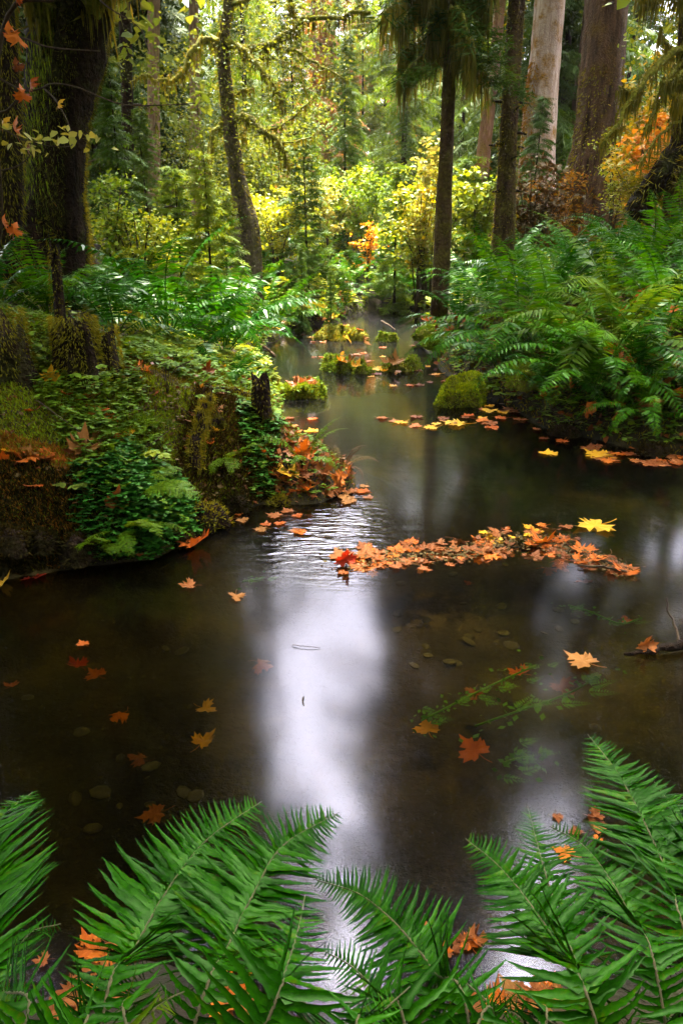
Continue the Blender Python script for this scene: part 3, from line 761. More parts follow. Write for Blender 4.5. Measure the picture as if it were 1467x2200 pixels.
# mossy maple leaning in at the right edge
YM = 10.0
t, b, pth, rad = tree('maple_tree', 'mossy trunk at the right edge with bare branches drooping over the ferns', [(1448, 520), (1452, 440), (1458, 360), (1468, 260), (1478, 140), (1482, 0), (1490, -300)], YM, [28, 24, 21, 20, 18, 17, 15], M['bark_mid'], top=9, lobes=0.3)
mb = MB(); fuzz(mb, pth[:22], rad[:22], 1700, 0.08, 0.007, 18, 0.9); mb.build('trunk_moss', M['moss_olive'], t, b)
limb(t, b, [at(1360, 470, 10.2), at(1395, 410, 10.1), at(1430, 355, 10), at(1478, 300, 10)], 0.17, 0.14, M['bark_dark'], M['moss_olive'], 0, rs=2, name='leaning_stem', fz=500, width=0.008)
for i, (P, r0) in enumerate([
    ([(1480, 96), (1446, 108), (1400, 150), (1372, 192), (1345, 228), (1318, 280), (1290, 318)], 0.06), ([(1478, 120), (1442, 160), (1418, 200), (1400, 250), (1382, 290)], 0.035), ([(1482, 150), (1455, 168), (1425, 176)], 0.05),
    ([(1372, 192), (1352, 200), (1328, 186)], 0.03), ([(1476, 0), (1440, -10), (1400, -4), (1370, 2)], 0.05), ([(1446, 108), (1420, 80), (1418, 60)], 0.02), ([(1470, 260), (1440, 270), (1400, 310), (1370, 350)], 0.02),
    ([(1478, 205), (1462, 215), (1450, 208)], 0.05)]):
    Pw = [at(px, py, YM - 0.8 * j / len(P)) for j, (px, py) in enumerate(P)]
    limb(t, b, Pw, r0, r0 * 0.3, M['bark_moss'], M['moss_hang'] if i != 1 else M['moss_olive'], int(r0 * 5200), 0.30, 0.010, rs=140 + i, fz=int(r0 * 5000))
crown_broad(t, b, (5.6, 10.5, 8.0), (1.3, 1.5, 1.6), 3000, 0.24, M['leaf_yellowgreen'], 7)

# ------------------------------------------------------------------ conifers: saplings in the clearing, background forest
def stem_mesh(h, r):
    mb = MB(); z = np.linspace(-0.3, h, 9)
    mb.tube(np.stack([0.02 * h * np.sin(z), 0.015 * h * np.cos(z * 0.8), z], -1), np.linspace(r, r * 0.12, 9), 7, rough=0.08)
    return mb.mesh('trunk', smooth=True)
SAP = [conifer_mesh(1.0, 0.36, 0.06, 60, tw=16, sprig=5, tl=0.40, tw_w=0.008, droop=0.12, rise=0.22, seed=200 + k, hang=0.1) for k in range(3)]
SAPSTEM = stem_mesh(1.0, 0.014)
BIG = [conifer_mesh(1.0, 0.24, 0.03, 120, tw=20, sprig=5, tl=0.30, tw_w=0.0032, droop=0.45, rise=0.2, seed=220 + k, hang=0.4) for k in range(3)]
BIGSTEM = stem_mesh(1.0, 0.013)
def mcopy(me, mat):
    c = me.copy(); c.materials.clear(); c.materials.append(mat); return c
for me_ in SAP + BIG: me_.materials.append(M['spruce'])
STEMS = {True: mcopy(SAPSTEM, M['bark_dark']), False: mcopy(BIGSTEM, M['bark_dark']), 'rust': mcopy(BIGSTEM, M['bark_rust'])}

def conifer(label, x, y, h, k, mat, group=None, rz=0.0, wide=1.0, rust=False, name='spruce_tree', z=None):
    t = thing(name, label, 'tree', (x, y, gz(x, y) if z is None else z), group, rz)
    c = link('crown', (SAP if k < 3 else BIG)[k % 3], None, t)
    c.material_slots[0].link = 'OBJECT'; c.material_slots[0].material = M[mat]
    c.scale = (h * wide, h * wide, h)
    s = link('trunk', STEMS['rust' if rust else k < 3], None, t); s.scale = (h, h, h)
    return t

def sapling(label, px, ytop, Y, k, mat, wide=1.0, group=None):
    p = at(px, ytop, Y); g = gz(p[0], p[1])
    return conifer(label, p[0], p[1], p[2] - g, k, mat, group, rz=px * 0.7, wide=wide, name='spruce_sapling' if k < 3 else 'spruce_tree')
sapling('bright young spruce at the foot of the leaning alder, left of it', 430, 325, 9.2, 0, 'spruce_bright', 0.9)
sapling('bushy bright spruce sapling left of the taller one under the pale trunk', 368, 352, 10.5, 1, 'spruce_bright', 1.1)
sapling('feathery green spruce sapling right of the leaning alder', 652, 285, 14, 2, 'spruce', 0.95)
sapling('thin pale spruce sapling in the middle of the sunlit clearing', 850, 352, 15, 0, 'spruce_bright', 0.75)
sapling('tall dark-green spruce at the centre back of the clearing', 748, 62, 21, 3, 'spruce', 1.1)
sapling('small thin spruce sapling on the left shore islet, taller of the two', 648, 520, 11.8, 1, 'spruce', 0.45)
sapling('small thin spruce sapling on the left shore islet, shorter of the two', 713, 570, 11.2, 2, 'spruce', 0.45)
sapling('dark bushy spruce at the foot of the giant pale trunk', 1168, 205, 17, 4, 'spruce', 1.25)
sapling('pale bluish spruce left of the hemlock, reaching over the clearing', 870, 215, 24, 5, 'spruce', 1.3)
sapling('light green hemlock sapling beside the mossy hemlock stem', 1010, 330, 17, 1, 'spruce_bright', 1.0)
sapling('drooping dark spruce behind the massive maple trunk', 225, 130, 11, 4, 'spruce', 1.25)
sapling('low feathery spruce under the pale brown trunk', 300, 230, 14, 5, 'spruce', 1.3)
sapling('small bright spruce seedling among the ferns left of the alder', 480, 420, 11, 0, 'spruce_bright', 1.0)
conifer('dead rust-brown conifer standing at the centre of the hazy distance', *at(722, 200, 36)[:2], 14.5, 3, 'brown_needles', rz=1.0, wide=0.9, rust=True)
conifer('second dead rust-brown conifer, right of the centre spruce', *at(812, 200, 40)[:2], 17.0, 4, 'brown_needles', rz=2.0, wide=0.8, rust=True)
conifer('rust-brown bare conifer left of the centre spruce', *at(672, 200, 30)[:2], 10.5, 5, 'brown_needles', rz=0.3, wide=1.1, rust=True)
r_ = np.random.default_rng(31)
for i in range(80):
    Y = float(r_.uniform(24, 52)); px = float(r_.uniform(-260, 1730)) if i < 64 else float(r_.uniform(860, 1300))
    if i >= 64: Y = 36 + Y * 0.35
    p = at(px, 300, Y)
    centre = 540 < px < 850
    h = float(r_.uniform(9, 20))
    if centre: h = min(h, Y * math.tan(R(r_.uniform(9, 17))))
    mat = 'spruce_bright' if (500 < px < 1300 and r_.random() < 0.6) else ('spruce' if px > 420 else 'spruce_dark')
    where = [w for lim, w in ((120, 'behind the massive maple'), (300, 'between the massive maple and the pale brown trunk'), (480, 'behind the pale brown and thin grey trunks'), (620, 'behind the mossy alder'), (740, 'left of the tall centre spruce'), (860, 'right of the tall centre spruce'), (1000, 'behind the moss-draped hemlock'), (1130, 'behind the rust-coloured trunk'), (1250, 'beside the giant pale trunk'), (9999, 'behind the golden thicket')) if px < lim][0]
    tone = {'spruce_bright': 'bright', 'spruce': 'mid-green', 'spruce_dark': 'dark'}[mat] + (' tall' if h > 14 else ' shorter')
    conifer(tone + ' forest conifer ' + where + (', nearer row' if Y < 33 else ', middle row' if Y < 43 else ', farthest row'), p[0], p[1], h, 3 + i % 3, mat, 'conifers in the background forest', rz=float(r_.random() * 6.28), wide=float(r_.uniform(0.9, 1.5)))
# tall forest farther left and right
for i, (x, y) in enumerate([(-7.5, 15), (-10, 20), (-9.5, 27), (-12, 12), (-9.5, 9), (-14, 24), (9.5, 15), (11, 21), (8.5, 28), (12, 11), (7.0, 33), (15, 17), (-9, 35), (7.5, 8.5), (-16, 16)]):
    t = thing('spruce_tree', 'tall forest spruce with a high dark crown at the side of the clearing', 'tree', (x, y, gz(x, y)), 'tall spruces at the sides')
    mb = MB(); z = np.linspace(-0.3, 30, 12)
    mb.tube(np.stack([0 * z, 0 * z, z], -1), np.linspace(0.32, 0.05, 12), 12, rough=0.06, lobes=0.1)
    mb.build('trunk', M['bark_spruce'], t, smooth=True)
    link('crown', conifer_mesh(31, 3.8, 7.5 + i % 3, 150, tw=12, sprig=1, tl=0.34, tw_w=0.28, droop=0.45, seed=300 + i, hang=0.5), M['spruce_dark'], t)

# unseen trees added behind the viewer to block light to the near bank
for i, (x, y) in enumerate([(-7, -5), (-3.6, -6.5), (0.2, -5.5), (3.8, -6), (7.2, -5), (-10, -2), (10.5, -1.5), (-5.5, -10), (2, -10.5), (6.5, -10), (-1.8, -9.5), (-8, 3), (7.6, 3.2)]):
    t = thing('spruce_tree', 'unseen spruce added behind the near bank to block light', 'tree', (x, y, gz(x, y)), 'unseen shading spruces added behind the near bank')
    mb = MB(); z = np.linspace(-0.3, 23, 10)
    mb.tube(np.stack([0 * z, 0 * z, z], -1), np.linspace(0.3, 0.05, 10), 10, rough=0.06)
    mb.build('trunk', M['bark_spruce'], t, smooth=True)
    if i < 3: back_crown = [conifer_mesh(24, 3.3, 2.5, 140, tw=11, sprig=1, tl=0.34, tw_w=0.32, droop=0.45, seed=330 + k, hang=0.5) for k in range(3)] if i == 0 else back_crown
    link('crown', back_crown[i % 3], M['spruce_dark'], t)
    t.scale = (1, 1, 0.78)

# ------------------------------------------------------------------ shrubs
def shrub(label, px, py, Y, w, h, n, size, mat, rs, stems=7, name='shrub', bare=False, group=None):
    p = at(px, py, Y); g = gz(p[0], p[1])
    base = np.array((p[0], p[1], g)); r_ = np.random.default_rng(rs)
    t = thing(name, label, 'shrub', base, group)
    top = max(p[2] - g, 0.3)
    cs = []
    for i in range(stems):
        a = r_.random() * 6.28; rr = w * r_.uniform(0.3, 1.0)
        e = np.array((math.cos(a) * rr, math.sin(a) * rr * 0.8, top + h * r_.uniform(-0.8, 0.8)))
        path = catmull([(0, 0, -0.05), e * (0.35, 0.35, 0.55), e], 8)
        mb = MB(); mb.tube(path, np.linspace(0.016, 0.004, 8), 5); mb.build('stem', M['twig'], t)
        cs += list(path[3:])
        for q in range(4):
            d = r_.normal(size=3) * (0.4, 0.4, 0.15) * w; k = int(r_.integers(3, 8))
            tw = np.linspace(path[k], path[k] + d, 5)
            cs += list(tw)
    if n:
        mb = MB(); leaf_cloud(mb, cs, (w * 0.13, w * 0.13, h * 0.14), n, size, rs, flat=0.35, droop=0.15)
        mb.build('foliage', M[mat], t)
    return t
shrub('yellow-green bush glowing in the middle of the clearing', 752, 375, 19, 0.9, 0.5, 2400, 0.10, 'leaf_yellowgreen', 1)
shrub('lower pale yellow bush in front of the yellow-green bush', 705, 412, 17.5, 0.6, 0.35, 1100, 0.09, 'leaf_pale', 2)
shrub('pale yellow maple shrub left of the mossy hemlock stem', 918, 330, 15, 0.5, 0.7, 900, 0.12, 'leaf_pale', 3)
shrub('golden shrub low beside the hemlock stem', 905, 400, 14, 0.5, 0.3, 800, 0.09, 'leaf_yellow', 4)
shrub('small orange bush at the back of the clearing', 788, 492, 16, 0.4, 0.2, 420, 0.08, 'leaf_orange_bush', 5)
shrub('golden yellow maple thicket right of the giant dark trunk', 1425, 225, 14, 0.85, 0.8, 2600, 0.11, 'leaf_yellow', 6, 10)
shrub('orange-tinged maple bush near the right edge', 1448, 290, 12, 0.6, 0.4, 1100, 0.11, 'leaf_orange_bush', 7)
shrub('yellow-green shrub in front of the giant dark trunk', 1340, 300, 16, 0.55, 0.35, 900, 0.07, 'leaf_yellowgreen', 8)
shrub('tall yellow-green foliage above the golden thicket', 1435, 110, 18, 1.0, 1.0, 2400, 0.12, 'leaf_yellowgreen', 9, 10)
shrub('brown dead thicket between the stubby trunk and the giant dark trunk', 1150, 395, 15, 0.9, 0.5, 1800, 0.10, 'fern_dead', 10, 14)
shrub('rusty undergrowth at the foot of the giant dark trunk', 1195, 405, 15.5, 0.5, 0.3, 900, 0.09, 'moss_orange', 11)
shrub('pale green huckleberry bush at the foot of the massive maple', 225, 430, 8.6, 0.5, 0.3, 1800, 0.055, 'clover', 12, 9)
shrub('bright green bush between the maple and the young spruces', 290, 470, 8.6, 0.45, 0.25, 1500, 0.055, 'leaf_yellowgreen', 13, 9)
shrub('green undergrowth along the back of the clearing, left of centre', 600, 400, 16, 1.2, 0.4, 2600, 0.09, 'leaf_small', 14, 10)
shrub('mossy yellow bank undergrowth right of the alder base', 590, 440, 14, 0.7, 0.25, 1700, 0.07, 'leaf_yellowgreen', 15, 9)
shrub('mid-green shrub in the clearing right of the thin sapling', 930, 440, 14, 0.8, 0.35, 1700, 0.08, 'leaf_yellowgreen', 16, 9)
shrub('light green shrub in the clearing left of the thin sapling', 790, 395, 18, 1.0, 0.4, 1900, 0.09, 'spruce_bright', 17, 9)
shrub('leafy shrub behind the golden shrub beside the hemlock', 960, 385, 17, 1.0, 0.5, 1900, 0.09, 'leaf_yellowgreen', 18, 9)
shrub('dense leafy tangle between the alder limbs and the feathery sapling', 590, 290, 17, 1.1, 0.9, 2800, 0.09, 'leaf_small', 19, 10)
shrub('grassy yellow-green tuft at the foot of the rust-coloured trunk', 1030, 390, 14, 0.6, 0.3, 1300, 0.12, 'leaf_yellowgreen', 20, 9)
shrub('dark leafy thicket behind the alder, in deep shade', 430, 250, 18, 1.6, 1.2, 3200, 0.10, 'leaf_small', 21, 10)
shrub('tangled olive undergrowth at the base of the right edge trunk', 1400, 350, 13, 0.7, 0.4, 1500, 0.08, 'moss_olive', 22, 10)

# vine maple twigs crossing in front of the massive maple, with a few turning leaves
# maple leaf: five lobes, slightly cupped, with stalk
def maple_mesh(seed, curl, stalk=True):
    r_ = np.random.default_rng(seed)
    out = [(0.0, 0.02), (0.12, -0.10), (0.30, -0.16), (0.28, -0.04), (0.48, 0.02), (0.40, 0.10), (0.56, 0.26), (0.40, 0.25), (0.44, 0.40), (0.26, 0.32), (0.17, 0.36), (0.25, 0.55), (0.13, 0.55), (0.10, 0.70), (0.0, 0.86)]
    out = out + [(-x, y) for x, y in out[1:-1]][::-1]
    V = np.array([(x * (1 + 0.1 * r_.normal()), y * (1 + 0.08 * r_.normal()), 0) for x, y in out])
    inner = V * 0.5 + np.array((0, 0.1, 0))
    c = np.array([[0, 0.2, 0]])
    A = np.vstack([V, inner, c])
    rr = np.hypot(A[:, 0], A[:, 1] - 0.2); th = np.arctan2(A[:, 1] - 0.2, A[:, 0])
    A[:, 2] = curl * rr ** 1.6 * (1 + 0.8 * np.sin(2 * th + seed)) + 0.05 * np.sin(5 * th) * rr + 0.02 * r_.normal(size=len(A))
    n = len(V)
    Qd = [(i, (i + 1) % n, n + (i + 1) % n, n + i) for i in range(n)]
    T = [(n + i, n + (i + 1) % n, 2 * n) for i in range(n)]
    mb = MB(); mb.add(A, Qd, T)
    if stalk:
        mb.tube(catmull([(0, 0.03, 0), (0.05 * r_.normal(), -0.25, 0.02), (0.1 * r_.normal(), -0.5, 0.05)], 5), 0.012, 4)
    return mb.mesh('maple_leaf', smooth=True)
LEAF = {}
for mn in ('maple_orange', 'maple_brown', 'maple_yellow', 'maple_red', 'maple_tan'):
    LEAF[mn] = []
    for k, cu in enumerate((0.1, 0.35, -0.3, 0.7, 0.9)):
        me = maple_mesh(k, cu); me.materials.append(M[mn]); LEAF[mn].append(me)

LEAF_JOBS = []
def leaf(label, loc, size, mat, k=None, tilt=0.25, rz=None, group=None, rot=None):
    k = int(rng.integers(4)) if k is None else k
    rot = rot if rot is not None else (float(rng.normal() * tilt), float(rng.normal() * tilt), float(rng.random() * 6.28) if rz is None else rz)
    LEAF_JOBS.append((label, tuple(float(c) for c in loc), float(size), mat, k, tuple(float(c) for c in rot), group))

def place_leaves(limit=300):
    """the leaves that show largest are things of their own; the small rest is one mass"""
    from mathutils import Euler
    named = [j for j in LEAF_JOBS if j[6] is None]
    rest = sorted((j for j in LEAF_JOBS if j[6] is not None), key=lambda j: -j[2] / (Vector(j[1]) - cam.location).length)
    keep = named + rest[:limit - len(named)]
    for label, loc, size, mat, k, rot, group in keep:
        o = link('maple_leaf', LEAF[mat][k], None)
        o.location = loc; o.scale = (size,) * 3; o.rotation_euler = rot
        tag(o, label, 'leaf', group)
    small = rest[limit - len(named):]
    if not small: return
    mats = list(LEAF); mb = MB(); mi_q, mi_t = [], []
    for label, loc, size, mat, k, rot, group in small:
        me = LEAF[mat][k]
        A = np.array(Euler(rot).to_matrix()) * size
        co = np.empty(len(me.vertices) * 3, np.float32); me.vertices.foreach_get('co', co)
        F = [list(p.vertices) for p in me.polygons]
        q = [f for f in F if len(f) == 4]; t3 = [f for f in F if len(f) == 3]
        mb.add(co.reshape(-1, 3) @ A.T + np.array(loc), q, t3)
        mi_q += [mats.index(mat)] * len(q); mi_t += [mats.index(mat)] * len(t3)
    me = mb.mesh('fallen_leaves', smooth=True)
    for m_ in mats: me.materials.append(M[m_])
    if len(me.polygons) == len(mi_q) + len(mi_t): me.polygons.foreach_set('material_index', np.array(mi_q + mi_t, dtype=np.int32))
    o = bpy.data.objects.new('fallen_leaves', me); COL.objects.link(o)
    tag(o, 'small fallen maple leaves scattered over the banks and the water', None, None, 'stuff')

# vine maple twigs in front of the massive maple
t = thing('vine_maple', 'thin bare twigs crossing in front of the massive maple trunk with a few pale leaves', 'shrub', (-3.2, 5.4, gz(-3.2, 5.4)))
tb = np.array((-3.2, 5.4, gz(-3.2, 5.4)))
tw_paths = []
for i, (P, r0) in enumerate([
    ([(-60, 420), (-20, 200), (25, 20), (120, 0), (170, -20)], 0.022), ([(-30, 60), (60, 85), (110, 102), (215, 110)], 0.010), ([(-40, 150), (0, 168), (50, 195), (90, 190), (110, 180), (160, 185), (240, 218), (300, 227), (420, 222)], 0.008),
    ([(95, 190), (120, 215), (145, 260), (155, 300), (145, 315), (60, 308)], 0.006), ([(-20, 290), (10, 280), (50, 300), (110, 308)], 0.007), ([(-20, 370), (30, 360), (60, 340), (72, 315)], 0.006), ([(215, 0), (240, 20), (300, 60), (320, 110)], 0.006),
    ([(-40, 240), (10, 240), (38, 212)], 0.014), ([(-10, 560), (4, 480), (2, 380), (-10, 300)], 0.012)]):
    Pw = [at(px, py, 5.4 - 0.1 * j) for j, (px, py) in enumerate(P)]
    path = catmull(Pw, 18); mb = MB(); mb.tube(path, np.linspace(r0, r0 * 0.35, 18), 5, rough=0.15)
    mb.build('twig', M['twig'], t, tb); tw_paths.append(path)
mb = MB()
leaf_cloud(mb, [at(px, py, 5.1) for px, py in [(85, 300), (105, 285), (60, 310), (130, 312), (40, 300), (150, 290), (200, 290), (15, 265), (35, 330), (110, 265), (200, 300)]], (0.05, 0.1, 0.03), 44, 0.065, 71, flat=0.6)
mb.build('foliage', M['leaf_pale'], t, tb)
for i, (px, py, s, m_) in enumerate([(42, 88, 0.20, 'maple_orange'), (24, 82, 0.15, 'maple_orange'), (40, 150, 0.12, 'maple_brown'), (66, 186, 0.14, 'maple_orange'), (52, 212, 0.16, 'maple_orange'), (36, 288, 0.16, 'maple_orange'), (124, 228, 0.10, 'maple_yellow'), (60, 325, 0.12, 'maple_brown'), (35, 5, 0.16, 'maple_orange'), (8, 270, 0.12, 'maple_yellow'), (30, 500, 0.16, 'maple_orange'), (10, 485, 0.13, 'maple_orange')]):
    leaf('orange maple leaf hanging on the bare twigs before the massive maple', at(px, py, 5.0 + 0.02 * i), s * 0.7, m_, k=3, group='leaves hanging on the twigs', rot=(R(100) + rng.normal() * 0.4, rng.normal() * 0.4, rng.normal() * 0.6 + math.pi))

# ------------------------------------------------------------------ ferns on the banks
def F(label, px, py, size, n, key='green', **k):
    p = hit(px, py)
    return fern(label, p, size, n, key, rs=int(px * 7 + py), **k)
def FY(label, px, Y, size, n, key='green', **k):
    """a fern rooted at that distance, on dry ground"""
    x = (px - 733.5) / FPX * (Y * 0.93 + 0.35)
    while creek_sd(np.array([x]), np.array([Y]))[0] < 0.12 and Y < 24: Y += 0.3
    return fern(label, (x, Y, gz(x, Y)), size, n, key, rs=int(px * 3 + Y * 100), **k)
# right bank, from the water up
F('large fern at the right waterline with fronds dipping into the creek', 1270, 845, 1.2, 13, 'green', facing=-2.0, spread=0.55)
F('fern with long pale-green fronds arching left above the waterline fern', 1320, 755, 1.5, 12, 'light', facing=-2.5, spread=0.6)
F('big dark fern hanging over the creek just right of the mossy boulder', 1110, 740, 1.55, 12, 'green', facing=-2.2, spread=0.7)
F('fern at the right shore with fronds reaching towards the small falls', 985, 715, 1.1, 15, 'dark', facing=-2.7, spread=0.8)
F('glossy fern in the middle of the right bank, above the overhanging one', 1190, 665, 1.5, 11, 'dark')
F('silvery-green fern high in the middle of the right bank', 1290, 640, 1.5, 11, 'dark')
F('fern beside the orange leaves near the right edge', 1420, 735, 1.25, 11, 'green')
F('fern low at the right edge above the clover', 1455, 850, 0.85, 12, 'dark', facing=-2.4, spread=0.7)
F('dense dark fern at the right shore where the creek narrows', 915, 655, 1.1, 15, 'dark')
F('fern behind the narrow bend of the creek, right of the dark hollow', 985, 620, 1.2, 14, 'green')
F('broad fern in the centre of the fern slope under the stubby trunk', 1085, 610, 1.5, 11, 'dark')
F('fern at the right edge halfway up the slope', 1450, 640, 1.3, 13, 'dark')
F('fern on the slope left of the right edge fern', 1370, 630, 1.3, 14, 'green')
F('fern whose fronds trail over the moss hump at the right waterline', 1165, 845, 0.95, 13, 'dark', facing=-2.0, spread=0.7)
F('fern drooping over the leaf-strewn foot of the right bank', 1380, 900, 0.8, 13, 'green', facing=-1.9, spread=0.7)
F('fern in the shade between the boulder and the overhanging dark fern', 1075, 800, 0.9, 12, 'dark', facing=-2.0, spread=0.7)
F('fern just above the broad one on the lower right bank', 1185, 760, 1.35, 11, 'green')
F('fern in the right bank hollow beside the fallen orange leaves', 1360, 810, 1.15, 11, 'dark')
slope = [(px + (45 if r % 2 else 0), Y) for r, (Y, p0) in enumerate([(9.6, 1040), (11.0, 960), (12.4, 900), (13.8, 960), (15.5, 980)]) for px in range(p0, 1490, 104)]
for i, (px, Y) in enumerate(slope):
    row = ('lowest', 'second', 'middle', 'fourth', 'topmost')[min(4, int((Y - 9) / 1.45))]; seat = 'behind the creek bend' if px < 1040 else 'around the stubby trunk' if px < 1190 else 'below the giant dark trunk' if px < 1350 else 'near the right edge'
    FY(('glossy dark', 'mid-green', 'leafy green')[i % 3] + ' fern in the ' + row + ' row of the right slope, ' + seat, px + float(rng.uniform(-25, 25)), Y + float(rng.uniform(-0.5, 0.5)), float(rng.uniform(1.1, 1.4)), 10, ('dark', 'green', 'green')[i % 3], group='ferns covering the right slope')
# back of the creek
back = [(px, Y) for Y, p0 in ((14.0, 500), (16.0, 520), (17.6, 500), (19.5, 540)) for px in range(p0, 960, 62)]
for i, (px, Y) in enumerate(back):
    row = 'front' if Y < 15 else 'second' if Y < 17 else 'third' if Y < 18.5 else 'back'; seat = 'below the alder' if px < 610 else 'left of the far bend' if px < 720 else 'straight behind the water' if px < 830 else 'towards the hemlock stem'
    FY(('glossy dark', 'mid-green', 'leafy green')[i % 3] + ' fern in the ' + row + ' row across the creek end, ' + seat, px + float(rng.uniform(-20, 20)), Y + float(rng.uniform(-0.5, 0.5)), float(rng.uniform(0.95, 1.3)), 12, ('dark', 'green', 'green')[i % 3], group='ferns at the far end of the creek')
F('small star-shaped fern at the far bend of the water', 822, 642, 0.85, 14, 'light')
# left bank
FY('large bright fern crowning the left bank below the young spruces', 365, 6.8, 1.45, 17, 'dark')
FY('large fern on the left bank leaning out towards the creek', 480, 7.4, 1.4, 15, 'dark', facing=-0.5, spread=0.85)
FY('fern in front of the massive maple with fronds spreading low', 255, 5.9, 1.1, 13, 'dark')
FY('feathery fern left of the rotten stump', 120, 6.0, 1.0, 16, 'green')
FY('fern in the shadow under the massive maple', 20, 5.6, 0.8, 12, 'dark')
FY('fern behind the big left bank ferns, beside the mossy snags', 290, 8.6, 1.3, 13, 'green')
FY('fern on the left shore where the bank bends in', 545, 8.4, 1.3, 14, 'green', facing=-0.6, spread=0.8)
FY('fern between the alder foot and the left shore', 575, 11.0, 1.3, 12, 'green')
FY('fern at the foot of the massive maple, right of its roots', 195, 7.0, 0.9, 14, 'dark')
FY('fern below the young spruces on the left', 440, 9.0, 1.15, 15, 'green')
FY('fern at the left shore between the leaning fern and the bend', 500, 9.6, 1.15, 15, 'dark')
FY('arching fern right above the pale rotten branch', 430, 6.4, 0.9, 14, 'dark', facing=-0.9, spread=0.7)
F('upright narrow fern on the left shore above the black snag', 495, 825, 0.5, 9, 'dark', facing=-0.3, spread=0.6)
F('small fern with upright fronds on the leaf-strewn point in the creek', 655, 1000, 0.42, 7, 'light')
F('dead brown fern drooping at the tip of the leaf-strewn point', 735, 1005, 0.26, 11, 'dead')
fern('lacy bright fern with its fronds hanging to the water below the left bank', hit(265, 1140), 0.34, 5, meshes=LACY, facing=-1.2, spread=0.35, rs=5)
fern('lacy bright fern arching to the right over the clover on the left bank', hit(285, 1080), 0.42, 4, meshes=LACY, facing=0.1, spread=0.35, rs=6)
fern('lacy fern on the shaggy root tangle under the black snag', hit(500, 985), 0.28, 5, meshes=LACY, facing=-0.9, spread=0.5, rs=8)
fern('small lacy fern touching the water at the left bank', hit(215, 1190), 0.20, 4, meshes=LACY, facing=-1.6, spread=0.4, rs=7)

# ------------------------------------------------------------------ stumps, snags, mossy mounds
def ringed(mb, c, r, h, rs, sides=22, jag=0.3, levels=7, flare=0.5, lean=(0, 0)):
    r_ = np.random.default_rng(rs)
    a = np.arange(sides) / sides * 2 * math.pi
    tops = h * (1 - jag * np.clip(np.convolve(r_.random(sides + 4), np.ones(2) / 2, 'same')[2:-2], 0, 1))
    lob = 1 + 0.16 * np.sin(3 * a + rs) + 0.1 * np.sin(7 * a + 2 * rs) + 0.08 * r_.normal(size=sides)
    V = []
    for k in range(levels):
        f = k / (levels - 1)
        rr = r * lob * (1 + flare * (1 - f) ** 2.5) * (1 - 0.1 * f) * (1 + 0.04 * r_.normal(size=sides))
        V.append(np.stack([rr * np.cos(a) + lean[0] * f, rr * np.sin(a) + lean[1] * f, tops * f - 0.15 * (1 - f)], -1))
    V.append(np.stack([r * 0.6 * np.cos(a) + lean[0], r * 0.6 * np.sin(a) + lean[1], tops * 0.75], -1))
    V = np.vstack(V) + np.asarray(c); V = np.vstack([V, np.asarray(c) + (lean[0], lean[1], h * 0.45)])
    n = levels + 1
    i = np.arange(n - 1)[:, None] * sides; j = np.arange(sides)[None]; k2 = (j + 1) % sides
    Q = np.stack([i + j, i + k2, i + sides + k2, i + sides + j], -1).reshape(-1, 4)
    T = [(len(V) - 1, (n - 1) * sides + q, (n - 1) * sides + (q + 1) % sides) for q in range(sides)]
    mb.add(V, Q, T)

def stump(label, px, py, r, h, rs, moss=400, mat='bark_snag', name='stump', mm='moss_olive', jag=0.35, lean=(0, 0), p=None):
    p = hit(px, py) if p is None else p
    t = thing(name, label, 'stump', p)
    mb = MB(); ringed(mb, (0, 0, 0), r, h, rs, jag=jag, lean=lean, sides=24 if r > 0.1 else 12)
    mb.build('trunk', M[mat], t, smooth=False)
    if moss:
        mb = MB(); fuzz(mb, [(0, 0, 0), (lean[0] * 0.5, lean[1] * 0.5, h * 0.5), (lean[0], lean[1], h * 0.85)], [r * 1.1, r, r * 0.95], moss * 4, 0.022 + 0.06 * r, 0.003, rs, 0.8)
        mb.build('moss', M[mm], t)
    return t
stump('broad rotten stump streaked with moss on the left bank', 175, 815, 0.13, 0.44, 3, 900, jag=0.6)
stump('dark stump remnant right beside the broad rotten stump', 232, 805, 0.09, 0.36, 4, 250, jag=0.65)
stump('black jagged snag at the water on the left shore', 566, 905, 0.06, 0.34, 5, 60, jag=0.5)
stump('tall thin dark snag rising behind the broad rotten stump', 130, 760, 0.03, 0.75, 6, 120, lean=(0.06, 0))
stump('mossy broken snag behind the left ferns, thicker of the two', 290, 600, 0.07, 0.85, 7, 300, mm='moss_green')
stump('thin broken snag behind the left ferns', 262, 605, 0.04, 0.75, 8, 100)
stump('blackened mass of rotten wood in the shadow at the left edge', 10, 800, 0.16, 0.42, 9, 500, mat='bark_dark', jag=0.6)

